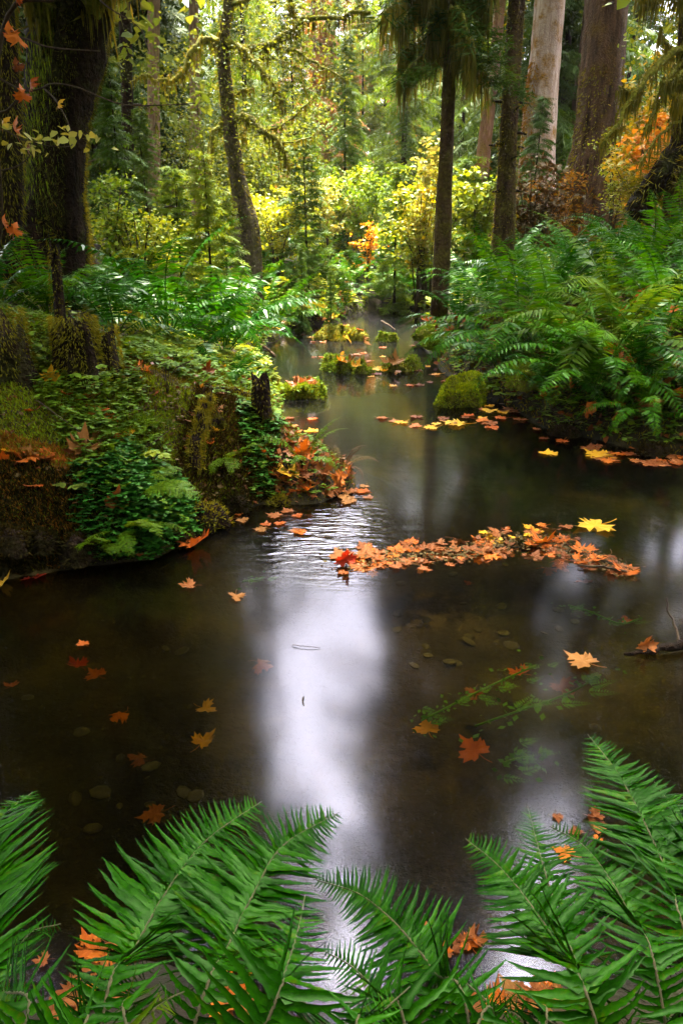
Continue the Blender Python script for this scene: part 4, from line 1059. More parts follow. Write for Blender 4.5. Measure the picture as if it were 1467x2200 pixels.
def mound(label, px, py, rx, ry, h, rs, moss0=1500, mm='moss_green', cat='rock', name='mossy_rock', z=None):
    p = wpt(px, py, 0.0); g = gz(p[0], p[1])
    if g > 0: p = hit(px, py)
    p[2] = min(g, 0.0) if g < 0.02 else g
    h = h - p[2] if p[2] < 0 else h
    r_ = np.random.default_rng(rs); moss = moss0 * 2
    t = thing(name, label, cat, p)
    lat, lon = 13, 34
    a = np.arange(lon) / lon * 2 * math.pi
    V = []
    for k in range(lat):
        f = k / (lat - 1); e = math.cos(f * math.pi / 2) ** 0.45; zz = math.sin(f * math.pi / 2) ** 0.8
        lob = 1 + 0.13 * np.sin(2 * a + rs) + 0.1 * np.sin(3 * a + rs * 2) + 0.07 * np.sin(5 * a - rs)
        V.append(np.stack([rx * e * lob * np.cos(a), ry * e * lob * np.sin(a), np.full(lon, h * zz) * (1 + 0.13 * np.sin(a * 2 + rs) * f) - 0.05 * (1 - f)], -1))
    V = np.vstack(V)
    lump = 1 + 0.16 * noise2(V[:, 0] / rx * 2.2 + rs, V[:, 1] / ry * 2.2, 1.6, rs) + 0.10 * noise2(V[:, 0] / rx * 5, V[:, 2] / h * 4 + V[:, 1] / ry * 5, 1.4, rs + 1)
    V = V * lump[:, None]
    i = np.arange(lat - 1)[:, None] * lon; j = np.arange(lon)[None]; k2 = (j + 1) % lon
    Q = np.stack([i + j, i + k2, i + lon + k2, i + lon + j], -1).reshape(-1, 4)
    mb = MB(); mb.add(V, Q); mb.build('rock_body' if cat == 'rock' else 'soil', M['bark_snag'] if name == 'shore_stone' else M['bark_moss'], t, smooth=True)
    mb = MB(); fq = Q[r_.integers(len(Q), size=moss)]; wu = r_.random((moss, 1)); wv_ = r_.random((moss, 1))
    P = (V[fq[:, 0]] * (1 - wu) + V[fq[:, 1]] * wu) * (1 - wv_) + (V[fq[:, 3]] * (1 - wu) + V[fq[:, 2]] * wu) * wv_
    N = unit(P / (rx * rx, ry * ry, h * h * 1.5))
    D = unit(N + 0.6 * r_.normal(size=(moss, 3)) + (0, 0, 0.2)) * r_.uniform(0.012, 0.04, moss)[:, None]
    dist = math.hypot(p[0], p[1])
    mb.kites(P, D, unit(np.cross(D, r_.normal(size=(moss, 3)))) * 0.0011 * max(dist, 2.2))
    mb.build('moss', M[mm], t)
    if cat in ('islet', 'bank'):
        nl = int(moss * 0.16); k = r_.integers(len(P), size=nl)
        up_ = P[k][:, 2] > h * 0.25
        mb = MB(); leaf_cloud(mb, P[k][up_], (0.012, 0.012, 0.012), nl, 0.045, rs + 3, flat=0.5, droop=0); mb.build('foliage', M['clover'], t)
    return t, p, h
mound('round boulder thick with green moss painted as if lit in the creek by the right bank', 985, 868, 0.22, 0.20, 0.24, 1, 3600, 'moss_lit')
mound('small moss lump touching the back of the round mossy boulder', 1030, 850, 0.10, 0.1, 0.13, 2, 700)
mound('mossy islet in the middle of the creek, the larger of two', 730, 795, 0.22, 0.2, 0.13, 3, 1500, name='mossy_islet', cat='islet')
mound('low mossy tail trailing right of the mid-creek islet', 775, 800, 0.16, 0.12, 0.08, 4, 700, name='mossy_islet', cat='islet')
mound('flat leaf-covered islet right of mid-creek', 850, 795, 0.36, 0.16, 0.06, 5, 900, 'moss_olive', name='mossy_islet', cat='islet')
mound('small smooth moss cushion on the flat leaf-covered islet', 885, 793, 0.13, 0.1, 0.12, 6, 600, name='moss_cushion', cat='moss')
mound('mossy hummock in the water beside the black snag', 640, 850, 0.27, 0.2, 0.13, 7, 1700, name='mossy_islet', cat='islet')
mound('mossy islet with two thin saplings, above the falls', 735, 728, 0.34, 0.4, 0.15, 8, 1700, 'moss_olive', name='mossy_islet', cat='islet')
mound('tiny grassy islet just right of the pale falls', 832, 732, 0.18, 0.14, 0.10, 9, 600, name='mossy_islet', cat='islet')
mound('mossy shore hump at the right bank above the boulder', 945, 760, 0.22, 0.25, 0.12, 10, 1100, name='mossy_bank', cat='bank')
mound('mossy bump at the right shore by the falls', 925, 722, 0.3, 0.3, 0.12, 11, 1000, name='mossy_bank', cat='bank')
mound('moss hump at the right waterline under the overhanging fern', 1130, 865, 0.20, 0.16, 0.15, 12, 800, name='mossy_bank', cat='bank')
mound('mossy shore strip on the left where the falls begin', 650, 690, 0.5, 0.5, 0.07, 18, 1500, 'moss_olive', name='mossy_bank', cat='bank')

for i, (px, py, rx, h_, lab) in enumerate([(28, 1222, 0.09, 0.07, 'dark wet stone at the left edge of the waterline'), (100, 1214, 0.07, 0.05, 'low dark stone under the rusty moss face'), (172, 1212, 0.09, 0.08, 'dark stone left of the hanging lacy fern'), (388, 1168, 0.07, 0.05, 'dark stone beside the stranded orange leaf'),
    (442, 1128, 0.10, 0.09, 'mossy stone in the mouth of the left cove'), (505, 1098, 0.07, 0.06, 'small stone under the shaggy root'), (600, 1083, 0.06, 0.04, 'pale stone under the yellow leaf on the low point'), (1215, 935, 0.12, 0.08, 'wet stone below the right waterline fern'), (1400, 975, 0.12, 0.07, 'wet stone at the foot of the right bank near the edge')]):
    mound(lab, px, py, rx, rx * 0.8, h_, 40 + i, 300, 'moss_dark' if i not in (4, 6) else 'moss_olive', name='shore_stone')
def tuft(label, px, py, n, h, mat, rs):
    p = hit(px, py); r_ = np.random.default_rng(rs)
    t = thing('grass_tuft', label, 'grass', p); mb = MB()
    P = r_.normal(size=(n, 3)) * (0.05, 0.04, 0); D = unit(P * (9, 9, 0) + r_.normal(size=(n, 3)) * 0.25 + (0, 0, 0.9)) * (h * r_.uniform(0.5, 1.2, n))[:, None]
    mb.kites(P, D, unit(np.cross(D, r_.normal(size=(n, 3)))) * 0.0022, mid=0.3, bend=np.stack([0 * P[:, 0], -0.2 * h + 0 * P[:, 0], -0.35 * h + 0 * P[:, 0]], -1))
    mb.build('grass_blades', M[mat], t)
tuft('bright green grass tuft on top of the left bank', 300, 915, 420, 0.12, 'spruce_bright', 1)
tuft('small grass tuft above the pale three-leaved plant', 250, 930, 260, 0.09, 'moss_green', 2)
tuft('grass tuft on the mid-creek islet', 712, 770, 200, 0.16, 'moss_green', 3)
# mossy roots and stems sagging over the left bank
for i, (P, r0, lab) in enumerate([
    ([(418, 1010), (422, 940), (436, 890), (450, 850)], 0.035, 'upright moss-draped root at the edge of the left bank'),
    ([(400, 1010), (440, 985), (500, 960), (545, 930)], 0.03, 'moss-draped root lying level across the left bank edge'),
    ([(470, 1060), (500, 1000), (535, 955), (565, 910), (570, 860)], 0.035, 'moss-draped root reaching up to the black snag'),
    ([(345, 1000), (380, 950), (430, 925), (480, 900)], 0.04, 'thick dark root above the pale three-leaved plant'),
    ([(505, 1085), (530, 1040), (548, 990), (575, 960)], 0.03, 'shaggy root dipping to the water at the bank tip'),
    ([(440, 1075), (455, 1020), (480, 985), (500, 950)], 0.025, 'short shaggy root in the dark hollow of the bank'),
    ([(380, 880), (430, 850), (490, 838), (540, 850)], 0.03, 'mossy root along the top of the bank behind the snag')]):
    Pw = [at(px, py, (3.75, 3.95, 4.0, 3.85, 3.85, 3.8, 4.5)[i] + 0.1 * j) for j, (px, py) in enumerate(P)]
    base = Pw[0].copy(); base[2] = gz(base[0], base[1])
    t = thing('mossy_root', lab, 'root', base)
    limb(t, base, Pw, r0, r0 * 0.5, M['bark_snag'], M['moss_hang'] if i % 2 else M['moss_olive'], 900, 0.10, 0.0032, rs=170 + i, fz=900)

# sticks
def stick(label, P, r0, r1, mat='twig', name='stick', Y=None, z=None):
    Pw = [np.asarray(p, float) for p in P]
    mb = MB(); path = catmull(Pw, 12); path[1:-1] += rng.normal(size=(10, 3)) * min(0.004, r0 * 0.5)
    mb.tube(path, np.linspace(r0, r1, 12), 6, rough=0.15)
    return tag(mb.build(name, M[mat], None, smooth=True), label, 'stick')
stick('bent twig standing up from the driftwood at the right edge', [wpt(1462, 1385, 0.02), wpt(1448, 1345, 0.05), at(1434, 1310, 2.42), at(1431, 1284, 2.44)], 0.006, 0.003)
stick('dark driftwood at the right edge of the water', [wpt(1340, 1405, 0.0), wpt(1400, 1398, 0.015), wpt(1440, 1390, 0.025), wpt(1500, 1380, 0.03)], 0.006, 0.022, 'bark_snag', 'driftwood')
stick('twig lying across the right end of the leaf raft', [wpt(1240, 1215, 0.012), wpt(1300, 1218, 0.015), wpt(1345, 1228, 0.02)], 0.004, 0.006)
stick('tiny dark twig floating in the bright reflection, upper one', [wpt(628, 1386, 0.004), wpt(650, 1388, 0.008), wpt(688, 1392, 0.004)], 0.0018, 0.0012)
stick('tiny curved twig floating in the bright reflection, lower one', [wpt(652, 1497, 0.004), wpt(650, 1504, 0.006), wpt(654, 1512, 0.004)], 0.002, 0.0014)
stick('fallen twig slanting into the creek above the falls', [at(855, 705, 11.5), at(880, 690, 11.4), at(905, 672, 11.3)], 0.008, 0.006)
stick('dark forked twig at the pale falls', [wpt(820, 690, 0.1), wpt(838, 700, 0.09), wpt(850, 712, 0.02)], 0.02, 0.010)
stick('long thin twig slanting across the clover on the left bank', [at(80, 860, 3.6), at(160, 920, 3.5), at(250, 1000, 3.4)], 0.003, 0.002)
stick('thin arching twig over the dark left bank', [at(270, 985, 3.6), at(330, 950, 3.6), at(375, 915, 3.7)], 0.003, 0.002)
stick('pale rotten branch at the left shore waterline', [wpt(545, 735, 0.12), wpt(575, 750, 0.06), wpt(592, 765, 0.0)], 0.025, 0.015, 'bark_spruce')

# ------------------------------------------------------------------ fallen leaves
def lp(px, py, dz=0.015):
    p = hit(px, py)
    if p[2] < 0: p = wpt(px, py, 0.0)
    p[2] += dz
    return p
leaf('big curled tan-orange leaf on the left bank moss', lp(185, 985, 0.03), 0.17, 'maple_tan', 3, rot=(R(35), R(10), 0.4))
leaf('orange leaf draped on the orange moss at the left edge', lp(65, 1000, 0.03), 0.15, 'maple_orange', 2)
leaf('second orange leaf at the far left edge of the bank', lp(18, 1005, 0.03), 0.15, 'maple_orange', 1)
leaf('red-orange leaf standing up on the leaf-strewn point', lp(652, 990, 0.02), 0.15, 'maple_orange', 4, rot=(R(75), 0.1, 0.3))
leaf('yellow leaf lying on the leaf-strewn point', lp(628, 1035, 0.03), 0.18, 'maple_yellow', 1, rot=(R(15), 0, 0.8))
leaf('dark red leaf curled on top of the moss by the black snag', lp(448, 815, 0.05), 0.11, 'maple_brown', 4, rot=(R(70), 0.2, 0.5))
leaf('yellow leaf at the foot of the broad rotten stump', lp(112, 830, 0.03), 0.11, 'maple_yellow', 1, rot=(R(60), 0.1, 0.2))
leaf('brown leaf caught among the clover on the bank face', lp(255, 1115, 0.04), 0.12, 'maple_brown', 3, rot=(R(70), 0.2, 0.4))
leaf('red leaf in the black water below the left bank', wpt(62, 1242, -0.01), 0.13, 'maple_red', 1)
leaf('bright yellow leaf at the left edge of the water', wpt(3, 1258, 0.006), 0.10, 'maple_yellow', 1)
leaf('orange leaf stranded at the foot of the left bank', wpt(418, 1165, 0.02), 0.17, 'maple_orange', 3)
leaf('small orange leaf on the clover above the stranded one', lp(338, 1145, 0.03), 0.10, 'maple_orange', 3)
leaf('large yellow leaf floating beyond the leaf raft', wpt(1292, 1126, 0.006), 0.22, 'maple_yellow', 0, tilt=0.02, rz=1.9)
leaf('mottled yellow-tan leaf floating near the driftwood', wpt(1265, 1425, 0.008), 0.13, 'maple_tan', 0, tilt=0.03, rz=0.7)
leaf('red leaf standing upright at the left end of the raft', wpt(742, 1208, 0.01), 0.11, 'maple_red', 4, rot=(R(80), 0, 0.3))
leaf('curled dark orange leaf heaped on the middle of the raft', wpt(1175, 1165, 0.02), 0.15, 'maple_orange', 4, rot=(R(-20), 0.2, 0.5))
leaf('bright orange leaf at the right tip of the raft', wpt(1338, 1230, 0.012), 0.13, 'maple_orange', 1, tilt=0.1)
leaf('yellow star-shaped leaf floating off the right bank', wpt(1180, 976, 0.006), 0.15, 'maple_yellow', 0, tilt=0.03)
leaf('large yellow leaf floating under the right waterline fern', wpt(1295, 980, 0.006), 0.22, 'maple_yellow', 0, tilt=0.03, rz=0.5)
leaf('dark curled leaf on the driftwood at the right edge', wpt(1388, 1392, 0.02), 0.08, 'maple_brown', 4, rot=(R(70), 0, 0.1))
leaf('pale tan leaf on the flat leaf-covered islet', wpt(852, 782, 0.10), 0.20, 'maple_tan', 3, rot=(R(40), 0, 0.2))
leaf('yellow leaf on the water left of the round boulder', wpt(992, 910, 0.006), 0.24, 'maple_yellow', 0, tilt=0.03)
for i, (px, py, s, m_, lab) in enumerate([
    (182, 1385, 0.06, 'maple_orange', 'tiny orange leaf on the dark water at left, uppermost of four'), (172, 1432, 0.10, 'maple_red', 'red-orange leaf under the water at left'), (212, 1452, 0.10, 'maple_orange', 'blurred orange leaf just right of the red-orange one'),
    (262, 1532, 0.09, 'maple_orange', 'orange leaf alone under the dark water at left'), (345, 1745, 0.10, 'maple_brown', 'brown leaf deep under the water at lower left'), (308, 1630, 0.08, 'maple_brown', 'faint brown leaf sunk left of the bright reflection'),
    (430, 1600, 0.10, 'maple_yellow', 'faint golden leaf sunk beside the bright reflection'), (435, 1520, 0.09, 'maple_yellow', 'faint olive-gold leaf sunk left of the reflection'), (22, 1475, 0.07, 'maple_orange', 'orange leaf at the left edge of the dark water'),
    (920, 1572, 0.11, 'maple_yellow', 'golden leaf under the water among the green waterweed'), (1028, 1620, 0.13, 'maple_orange', 'large orange leaf sunk below the green waterweed'), (1122, 1448, 0.10, 'maple_orange', 'bright orange leaf above the green waterweed'),
    (1200, 1470, 0.12, 'maple_brown', 'brown leaf blurred under the water right of the waterweed'), (1020, 1485, 0.09, 'maple_brown', 'brown leaf at the top of the green waterweed'), (1250, 1248, 0.10, 'maple_orange', 'sunken orange leaf below the right half of the raft'),
    (1170, 1222, 0.11, 'maple_orange', 'sunken red-orange leaf right under the raft'), (1338, 1332, 0.06, 'maple_orange', 'small orange leaf on the green weed at right'), (1010, 1252, 0.05, 'maple_orange', 'tiny orange leaf on the bed in front of the raft'),
    (508, 1278, 0.09, 'maple_tan', 'pink-tan leaf drifting left of the bright reflection'), (415, 1258, 0.09, 'maple_brown', 'brown leaf in the shallow water off the left bank'), (555, 1425, 0.10, 'maple_brown', 'faint reddish leaf sunk at the edge of the reflection'),
    (480, 1105, 0.22, 'maple_brown', 'reddish leaf under water at the mouth of the left cove')]):
    leaf(lab, wpt(px, py, -0.13 if i not in (0, 18, 19) else 0.004), s * 0.9, m_, int(rng.integers(3)), tilt=0.15)

GM = ['maple_orange', 'maple_brown', 'maple_orange', 'maple_yellow', 'maple_tan']
def scatter(label, group, boxes, n, s0, s1, mats, dz=0.02, tilt=0.35, floating=False):
    k = 0; guard = 0
    while k < n and guard < n * 30:
        guard += 1
        bx = boxes[int(rng.integers(len(boxes)))]
        px, py = rng.uniform(bx[0], bx[2]), rng.uniform(bx[1], bx[3])
        if floating:
            p = wpt(px, py, 0.004 + 0.004 * rng.random())
            if gz(p[0], p[1]) > -0.005: continue
        else:
            p = lp(px, py, dz)
            if p[2] < dz + 0.01: continue
        leaf(label, p, float(rng.uniform(s0, s1)), mats[int(rng.integers(len(mats)))], tilt=0.04 if floating else tilt, k=0 if floating else None, group=group); k += 1
scatter('fallen maple leaf in the clover of the left bank', 'leaves fallen on the left bank', [(0, 850, 240, 1000), (180, 820, 330, 960), (0, 960, 140, 1060), (420, 780, 560, 900), (260, 760, 420, 840), (390, 880, 480, 960)], 66, 0.06, 0.13, GM)
scatter('fallen leaf on the low leaf-strewn point in the creek', 'leaves on the low point', [(575, 960, 740, 1070), (590, 1010, 760, 1060)], 40, 0.06, 0.13, ['maple_orange', 'maple_brown', 'maple_brown', 'maple_tan'], 0.02)
scatter('fallen leaf caught among the ferns of the right bank', 'leaves on the right bank', [(1150, 650, 1460, 760), (1280, 720, 1440, 860), (1060, 790, 1180, 900), (1180, 860, 1467, 960), (900, 710, 1000, 780)], 46, 0.10, 0.17, ['maple_orange', 'maple_brown', 'maple_orange'], 0.2, 0.6)
scatter('fallen leaf on the shore around the falls', 'leaves around the falls', [(580, 640, 740, 740), (680, 690, 790, 730), (640, 560, 760, 660)], 46, 0.14, 0.24, ['maple_orange', 'maple_brown', 'maple_tan', 'maple_yellow'], 0.05)
scatter('leaf floating on the still green upper creek', 'leaves floating on the upper creek', [(780, 770, 960, 830), (600, 740, 960, 770), (1030, 840, 1150, 900), (820, 890, 1060, 920), (600, 890, 680, 960), (640, 690, 760, 745), (950, 830, 1100, 860)], 70, 0.08, 0.15, ['maple_orange', 'maple_yellow', 'maple_brown', 'maple_brown'], floating=True)
scatter('leaf floating along the foot of the right bank', 'leaves floating under the right bank', [(1230, 950, 1467, 1000), (1130, 900, 1240, 950), (1380, 960, 1467, 1000)], 26, 0.08, 0.15, ['maple_orange', 'maple_brown', 'maple_brown'], floating=True)
scatter('leaf floating beside the low leaf-strewn point', 'leaves floating beside the low point', [(560, 1090, 660, 1150), (720, 1040, 800, 1080), (470, 1090, 520, 1130)], 20, 0.06, 0.11, ['maple_orange', 'maple_tan', 'maple_brown'], floating=True)
# islet leaves
for i in range(18):
    px, py = [(rng.uniform(805, 900), rng.uniform(778, 800)), (rng.uniform(725, 780), rng.uniform(760, 790)), (rng.uniform(740, 790), rng.uniform(700, 730)), (rng.uniform(620, 670), rng.uniform(812, 828))][i % 4]
    leaf('fallen leaf lying on one of the mossy creek islets', wpt(px, py, (0.06, 0.14, 0.16, 0.19)[i % 4]), float(rng.uniform(0.10, 0.20)), ['maple_orange', 'maple_tan', 'maple_yellow', 'maple_brown'][int(rng.integers(4))], tilt=0.4, group='leaves on the islets')
# the raft of leaves caught across the creek
line = [(735, 1205), (800, 1205), (860, 1192), (930, 1188), (1000, 1190), (1050, 1172), (1100, 1160), (1170, 1165), (1230, 1185), (1290, 1205), (1345, 1225)]
wdt = [16, 26, 26, 24, 16, 20, 24, 30, 28, 20, 8]
for i in range(270):
    u = rng.random() * (len(line) - 1.001); k = int(u); f = u - k
    px = line[k][0] * (1 - f) + line[k + 1][0] * f; py = line[k][1] * (1 - f) + line[k + 1][1] * f + rng.normal() * 0.7 * (wdt[k] * (1 - f) + wdt[k + 1] * f)
    if math.sin(px * 0.043) + math.sin(px * 0.11 + 1) < rng.uniform(-2.0, 0.2): continue
    bright = 1000 < px < 1200 and py < 1165
    m_ = (['maple_yellow', 'maple_yellow', 'maple_orange', 'maple_brown'] if bright else ['maple_orange', 'maple_brown', 'maple_brown', 'maple_brown', 'maple_orange', 'maple_brown'])
    p = wpt(px, py, -0.006 + 0.014 * rng.random())
    leaf('golden leaf on the far side of the floating leaf raft' if bright else 'wet russet leaf packed into the floating leaf raft', p, float(rng.choice((0.05, 0.065, 0.08, 0.11)) * rng.uniform(0.85, 1.15)), m_[int(rng.integers(len(m_)))], tilt=0.07, k=int(rng.integers(3)), group='golden leaves of the raft' if bright else 'russet leaves of the raft')
mb = MB(); r_ = np.random.default_rng(77)
dl = np.array([wpt(line[k][0] * (1 - f) + line[k + 1][0] * f, line[k][1] * (1 - f) + line[k + 1][1] * f, 0.006) for k in range(10) for f in (0.1, 0.35, 0.6, 0.85)])
leaf_cloud(mb, dl, (0.05, 0.05, 0.004), 900, 0.022, 78, flat=0.1, droop=0)
for q in range(60):
    c0 = dl[int(r_.integers(len(dl)))] + r_.normal(size=3) * (0.05, 0.04, 0.002); a = r_.normal() * 0.6; L_ = r_.uniform(0.03, 0.12)
    mb.kites([c0], [(math.cos(a) * L_, math.sin(a) * L_, 0.004)], [(0, 0.0015, 0)], mid=0.5)
tag(mb.build('raft_debris', M['fern_dead']), 'soaked scraps and needles between the leaves of the floating raft', None, None, 'stuff')
stick('half-sunk branch that holds the floating leaf raft', [wpt(760, 1206, -0.012), wpt(900, 1192, -0.006), wpt(1040, 1180, -0.01), wpt(1200, 1182, -0.008), wpt(1352, 1228, 0.0)], 0.010, 0.016, 'bark_snag', 'branch')
# leaves on the near shore under the ferns
scatter('wet fallen leaf on the near shore under the ferns', 'leaves on the near shore', [(60, 1990, 250, 2180), (900, 2000, 1080, 2080), (480, 2060, 640, 2180), (1200, 1850, 1330, 1990), (980, 2080, 1200, 2190)], 46, 0.035, 0.07, ['maple_orange', 'maple_brown', 'maple_tan', 'maple_brown'], 0.012, 0.2)
for i in range(26):
    px, py = [(rng.uniform(900, 1060), rng.uniform(2000, 2050)), (rng.uniform(90, 240), rng.uniform(1990, 2080)), (rng.uniform(1180, 1320), rng.uniform(1740, 1930))][i % 3]
    leaf('wet leaf floating against the near shore between the ferns', wpt(px, py, 0.006), float(rng.uniform(0.03, 0.06)), ['maple_orange', 'maple_brown', 'maple_brown', 'maple_brown'][int(rng.integers(4))], tilt=0.12, group='leaves floating at the near shore')

place_leaves()

# ------------------------------------------------------------------ ground cover
def cover(name, label, sampler, n, mat, rs, size=0.03, stems=0.05, lift=0.5):
    """three-lobed clover leaves standing off the ground"""
    r_ = np.random.default_rng(rs); mb = MB()
    P = sampler(r_, n); m = len(P)
    h = stems * r_.uniform(0.3, 1.3, m)
    C = P + np.stack([0.02 * r_.normal(size=m), 0.02 * r_.normal(size=m) - 0.3 * h, h], -1)
    a0 = r_.random(m) * 6.28; s = size * r_.uniform(0.6, 1.4, m)
    tl_ = r_.normal(size=(m, 2)) * 0.3 + (0, -0.25)
    for q in range(3):
        a = a0 + q * 2.094
        D = np.stack([np.cos(a), np.sin(a), np.cos(a) * tl_[:, 0] + np.sin(a) * tl_[:, 1] - 0.1], -1) * s[:, None]
        W = np.stack([-np.sin(a), np.cos(a), 0 * a], -1) * (s * 0.48)[:, None]
        V = np.stack([C, C + D * 0.55 + W, C + D - W * -0.35, C + D * 0.86, C + D - W * 0.35, C + D * 0.55 - W], 1).reshape(-1, 3)
        i = np.arange(m)[:, None] * 6
        mb.add(V, np.vstack([i + np.array((0, 1, 2, 3)), i + np.array((0, 3, 4, 5))]))
    return tag(mb.build(name, M[mat]), label, None, None, 'stuff')

def box_sampler(boxes, mask=-0.35, zmin=0.02):
    def f(r_, n):
        out = []
        X = []
        for (x0, y0, x1, y1) in boxes:
            m = max(1, int(n / len(boxes)))
            X.append(np.stack([r_.uniform(x0, x1, m), r_.uniform(y0, y1, m)], -1))
        X = np.vstack(X); z = ground_z(X[:, 0], X[:, 1])
        keep = (z > zmin) & (noise2(X[:, 0], X[:, 1], 4.5, 21) > mask)
        return np.column_stack([X, z])[keep]
    return f
cover('clover', 'clover covering the top of the left bank', box_sampler([(-2.6, 3.2, -0.5, 4.6), (-2.8, 3.4, -0.9, 5.6)], mask=-0.05), 6500, 'clover', 1, 0.028, 0.06)
cover('clover', 'shade-tinted clover spilling down the face of the left bank', box_sampler([(-1.2, 2.98, -0.72, 3.6), (-1.1, 2.98, -0.66, 3.5)], zmin=0.0, mask=-0.25), 4200, 'clover_shade', 2, 0.023, 0.05)
cover('clover', 'small-leaved green plants between the stump and the black snag', box_sampler([(-2.0, 4.0, -0.75, 5.8)], mask=0.15), 2600, 'leaf_yellowgreen', 9, 0.028, 0.06)
cover('clover', 'shade-tinted clover patches on the rusty bank face at the left edge', box_sampler([(-2.1, 2.85, -1.2, 3.35)], mask=0.0, zmin=0.0), 3600, 'clover_shade', 11, 0.024, 0.05)
cover('clover', 'sparse shade-tinted clover on the root tangle at the tip of the left bank', box_sampler([(-0.95, 3.5, -0.42, 4.6)], mask=-0.1), 2600, 'clover_shade', 10, 0.024, 0.04)
cover('clover', 'clover on the leaf-strewn point', box_sampler([(-0.6, 3.8, 0.05, 5.2)]), 420, 'clover', 3, 0.024, 0.03)
cover('clover', 'clover at the water on the right bank', box_sampler([(1.7, 4.6, 3.2, 6.0)]), 2000, 'clover', 4, 0.035, 0.05)
cover('ground_cover', 'leafy ground cover along the left shore towards the falls', box_sampler([(-3.0, 6, -0.6, 9.0), (-2.2, 9, -0.8, 14), (-1.0, 12, 0.2, 17)]), 3600, 'leaf_yellowgreen', 5, 0.06, 0.09)
cover('ground_cover', 'leafy ground cover across the back of the clearing', box_sampler([(-6, 12, 6, 22), (-4, 18, 5, 28)], zmin=0.1), 6500, 'leaf_yellowgreen', 6, 0.12, 0.25)
cover('ground_cover', 'dark leafy cover under the ferns of the right slope', box_sampler([(1.2, 5, 6, 14), (1.3, 6, 4, 10)]), 4200, 'clover', 7, 0.06, 0.10)
def moss_cover(label, boxes, n, mat, rs, size=0.03, w=0.003):
    r_ = np.random.default_rng(rs); P = box_sampler(boxes, zmin=0.003, mask=-9)(r_, n); m = len(P); mb = MB()
    D = unit(np.stack([r_.normal(size=m) * 0.6, r_.normal(size=m) * 0.6 - 0.3, np.ones(m)], -1)) * (size * r_.uniform(0.4, 1.4, m))[:, None]
    mb.kites(P, D, unit(np.cross(D, r_.normal(size=(m, 3)))) * w)
    return tag(mb.build('moss', M[mat]), label, None, None, 'stuff')
def litter(label, boxes, n, mat, rs, size=0.035, mask=-0.6):
    r_ = np.random.default_rng(rs); P = box_sampler(boxes, zmin=0.003, mask=mask)(r_, n); mb = MB()
    leaf_cloud(mb, P + np.array((0, 0, 0.012)), (0.02, 0.02, 0.006), n, size, rs, flat=0.35, droop=0.0)
    return tag(mb.build('leaf_litter', M[mat]), label, None, None, 'stuff')
litter('decayed brown leaf litter over the left bank', [(-2.8, 2.8, -0.4, 5.2), (-1.3, 2.9, -0.4, 4.4)], 2600, 'fern_dead', 1)
litter('rusty leaf litter on the left bank', [(-2.8, 2.9, -0.6, 5.0)], 600, 'maple_brown', 2, 0.04)
litter('leaf litter along the low point and the upper left shore', [(-0.7, 3.8, 0.1, 5.4), (-1.8, 6, -0.4, 13)], 1500, 'maple_brown', 3, 0.045)
litter('leaf litter under the ferns of the right bank', [(1.1, 4.6, 4.0, 9.5)], 3600, 'maple_brown', 4, 0.06)
moss_cover('rusty moss on the slope at the left edge', [(-2.2, 2.95, -1.25, 3.45)], 15000, 'moss_orange', 8, 0.035, 0.0035)
moss_cover('short olive moss over the left bank', [(-2.6, 2.9, -0.4, 5.2)], 40000, 'moss_olive', 1, 0.03, 0.004)
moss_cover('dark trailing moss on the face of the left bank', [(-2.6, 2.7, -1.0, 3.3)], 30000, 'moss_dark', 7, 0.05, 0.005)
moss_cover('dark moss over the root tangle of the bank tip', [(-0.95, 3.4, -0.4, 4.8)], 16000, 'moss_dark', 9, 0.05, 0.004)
moss_cover('olive moss on the low ground behind the black snag', [(-1.7, 4.7, -0.5, 7.6)], 20000, 'moss_olive', 10, 0.04, 0.007)
cover('clover', 'clover on the low ground behind the black snag', box_sampler([(-1.8, 4.6, -0.5, 7.4)], mask=-0.4), 3200, 'clover', 12, 0.04, 0.06)
litter('leaf litter on the low ground behind the black snag', [(-1.6, 4.6, -0.4, 7.0)], 900, 'maple_brown', 5, 0.05)
moss_cover('green moss patches on the left bank', [(-2.2, 3.0, -0.6, 4.4)], 26000, 'moss_green', 2, 0.03, 0.0035)
moss_cover('moss on the leaf-strewn point', [(-0.7, 3.7, 0.1, 5.4)], 7000, 'moss_olive', 3, 0.025)
moss_cover('moss along the shores of the upper creek', [(-1.6, 7, 0.6, 16)], 12000, 'moss_green', 4, 0.05, 0.006)
moss_cover('moss along the right waterline', [(1.1, 4.6, 2.8, 9.5)], 9000, 'moss_olive', 5, 0.04, 0.005)

# young leafy plants on the left bank: small groups of broad leaves
def herb(label, px, py, h, n, size, rs, mat='clover'):
    p = hit(px, py); r_ = np.random.default_rng(rs)
    t = thing('leafy_plant', label, 'plant', p)
    for i in range(n):
        a = r_.uniform(-2.9, 0.2); e = np.array((math.cos(a) * h * 0.6, math.sin(a) * h * 0.35, h * r_.uniform(0.5, 1.0)))
        path = catmull([(0, 0, -0.02), e * (0.3, 0.3, 0.7), e], 6)
        mb = MB(); mb.tube(path, 0.0022, 4); mb.build('stem', M['twig'], t)
        for q in range(3):
            b2 = a + (q - 1) * 0.9
            D = np.array((math.cos(b2), math.sin(b2), -0.25)) * size * r_.uniform(0.8, 1.2); W = np.array((-math.sin(b2), math.cos(b2), 0.1)) * size * 0.36
            mb = MB(); c = e
            V = [c, c + D * 0.25 + W * 0.85, c + D * 0.6 + W * 0.8, c + D, c + D * 0.6 - W * 0.8, c + D * 0.25 - W * 0.85, c + D * 0.5 + (0, 0, -0.12 * size)]
            mb.add(V, None, [(0, 1, 6), (1, 2, 6), (2, 3, 6), (3, 4, 6), (4, 5, 6), (5, 0, 6)])
            mb.build('leaf', M[mat], t)
    return t
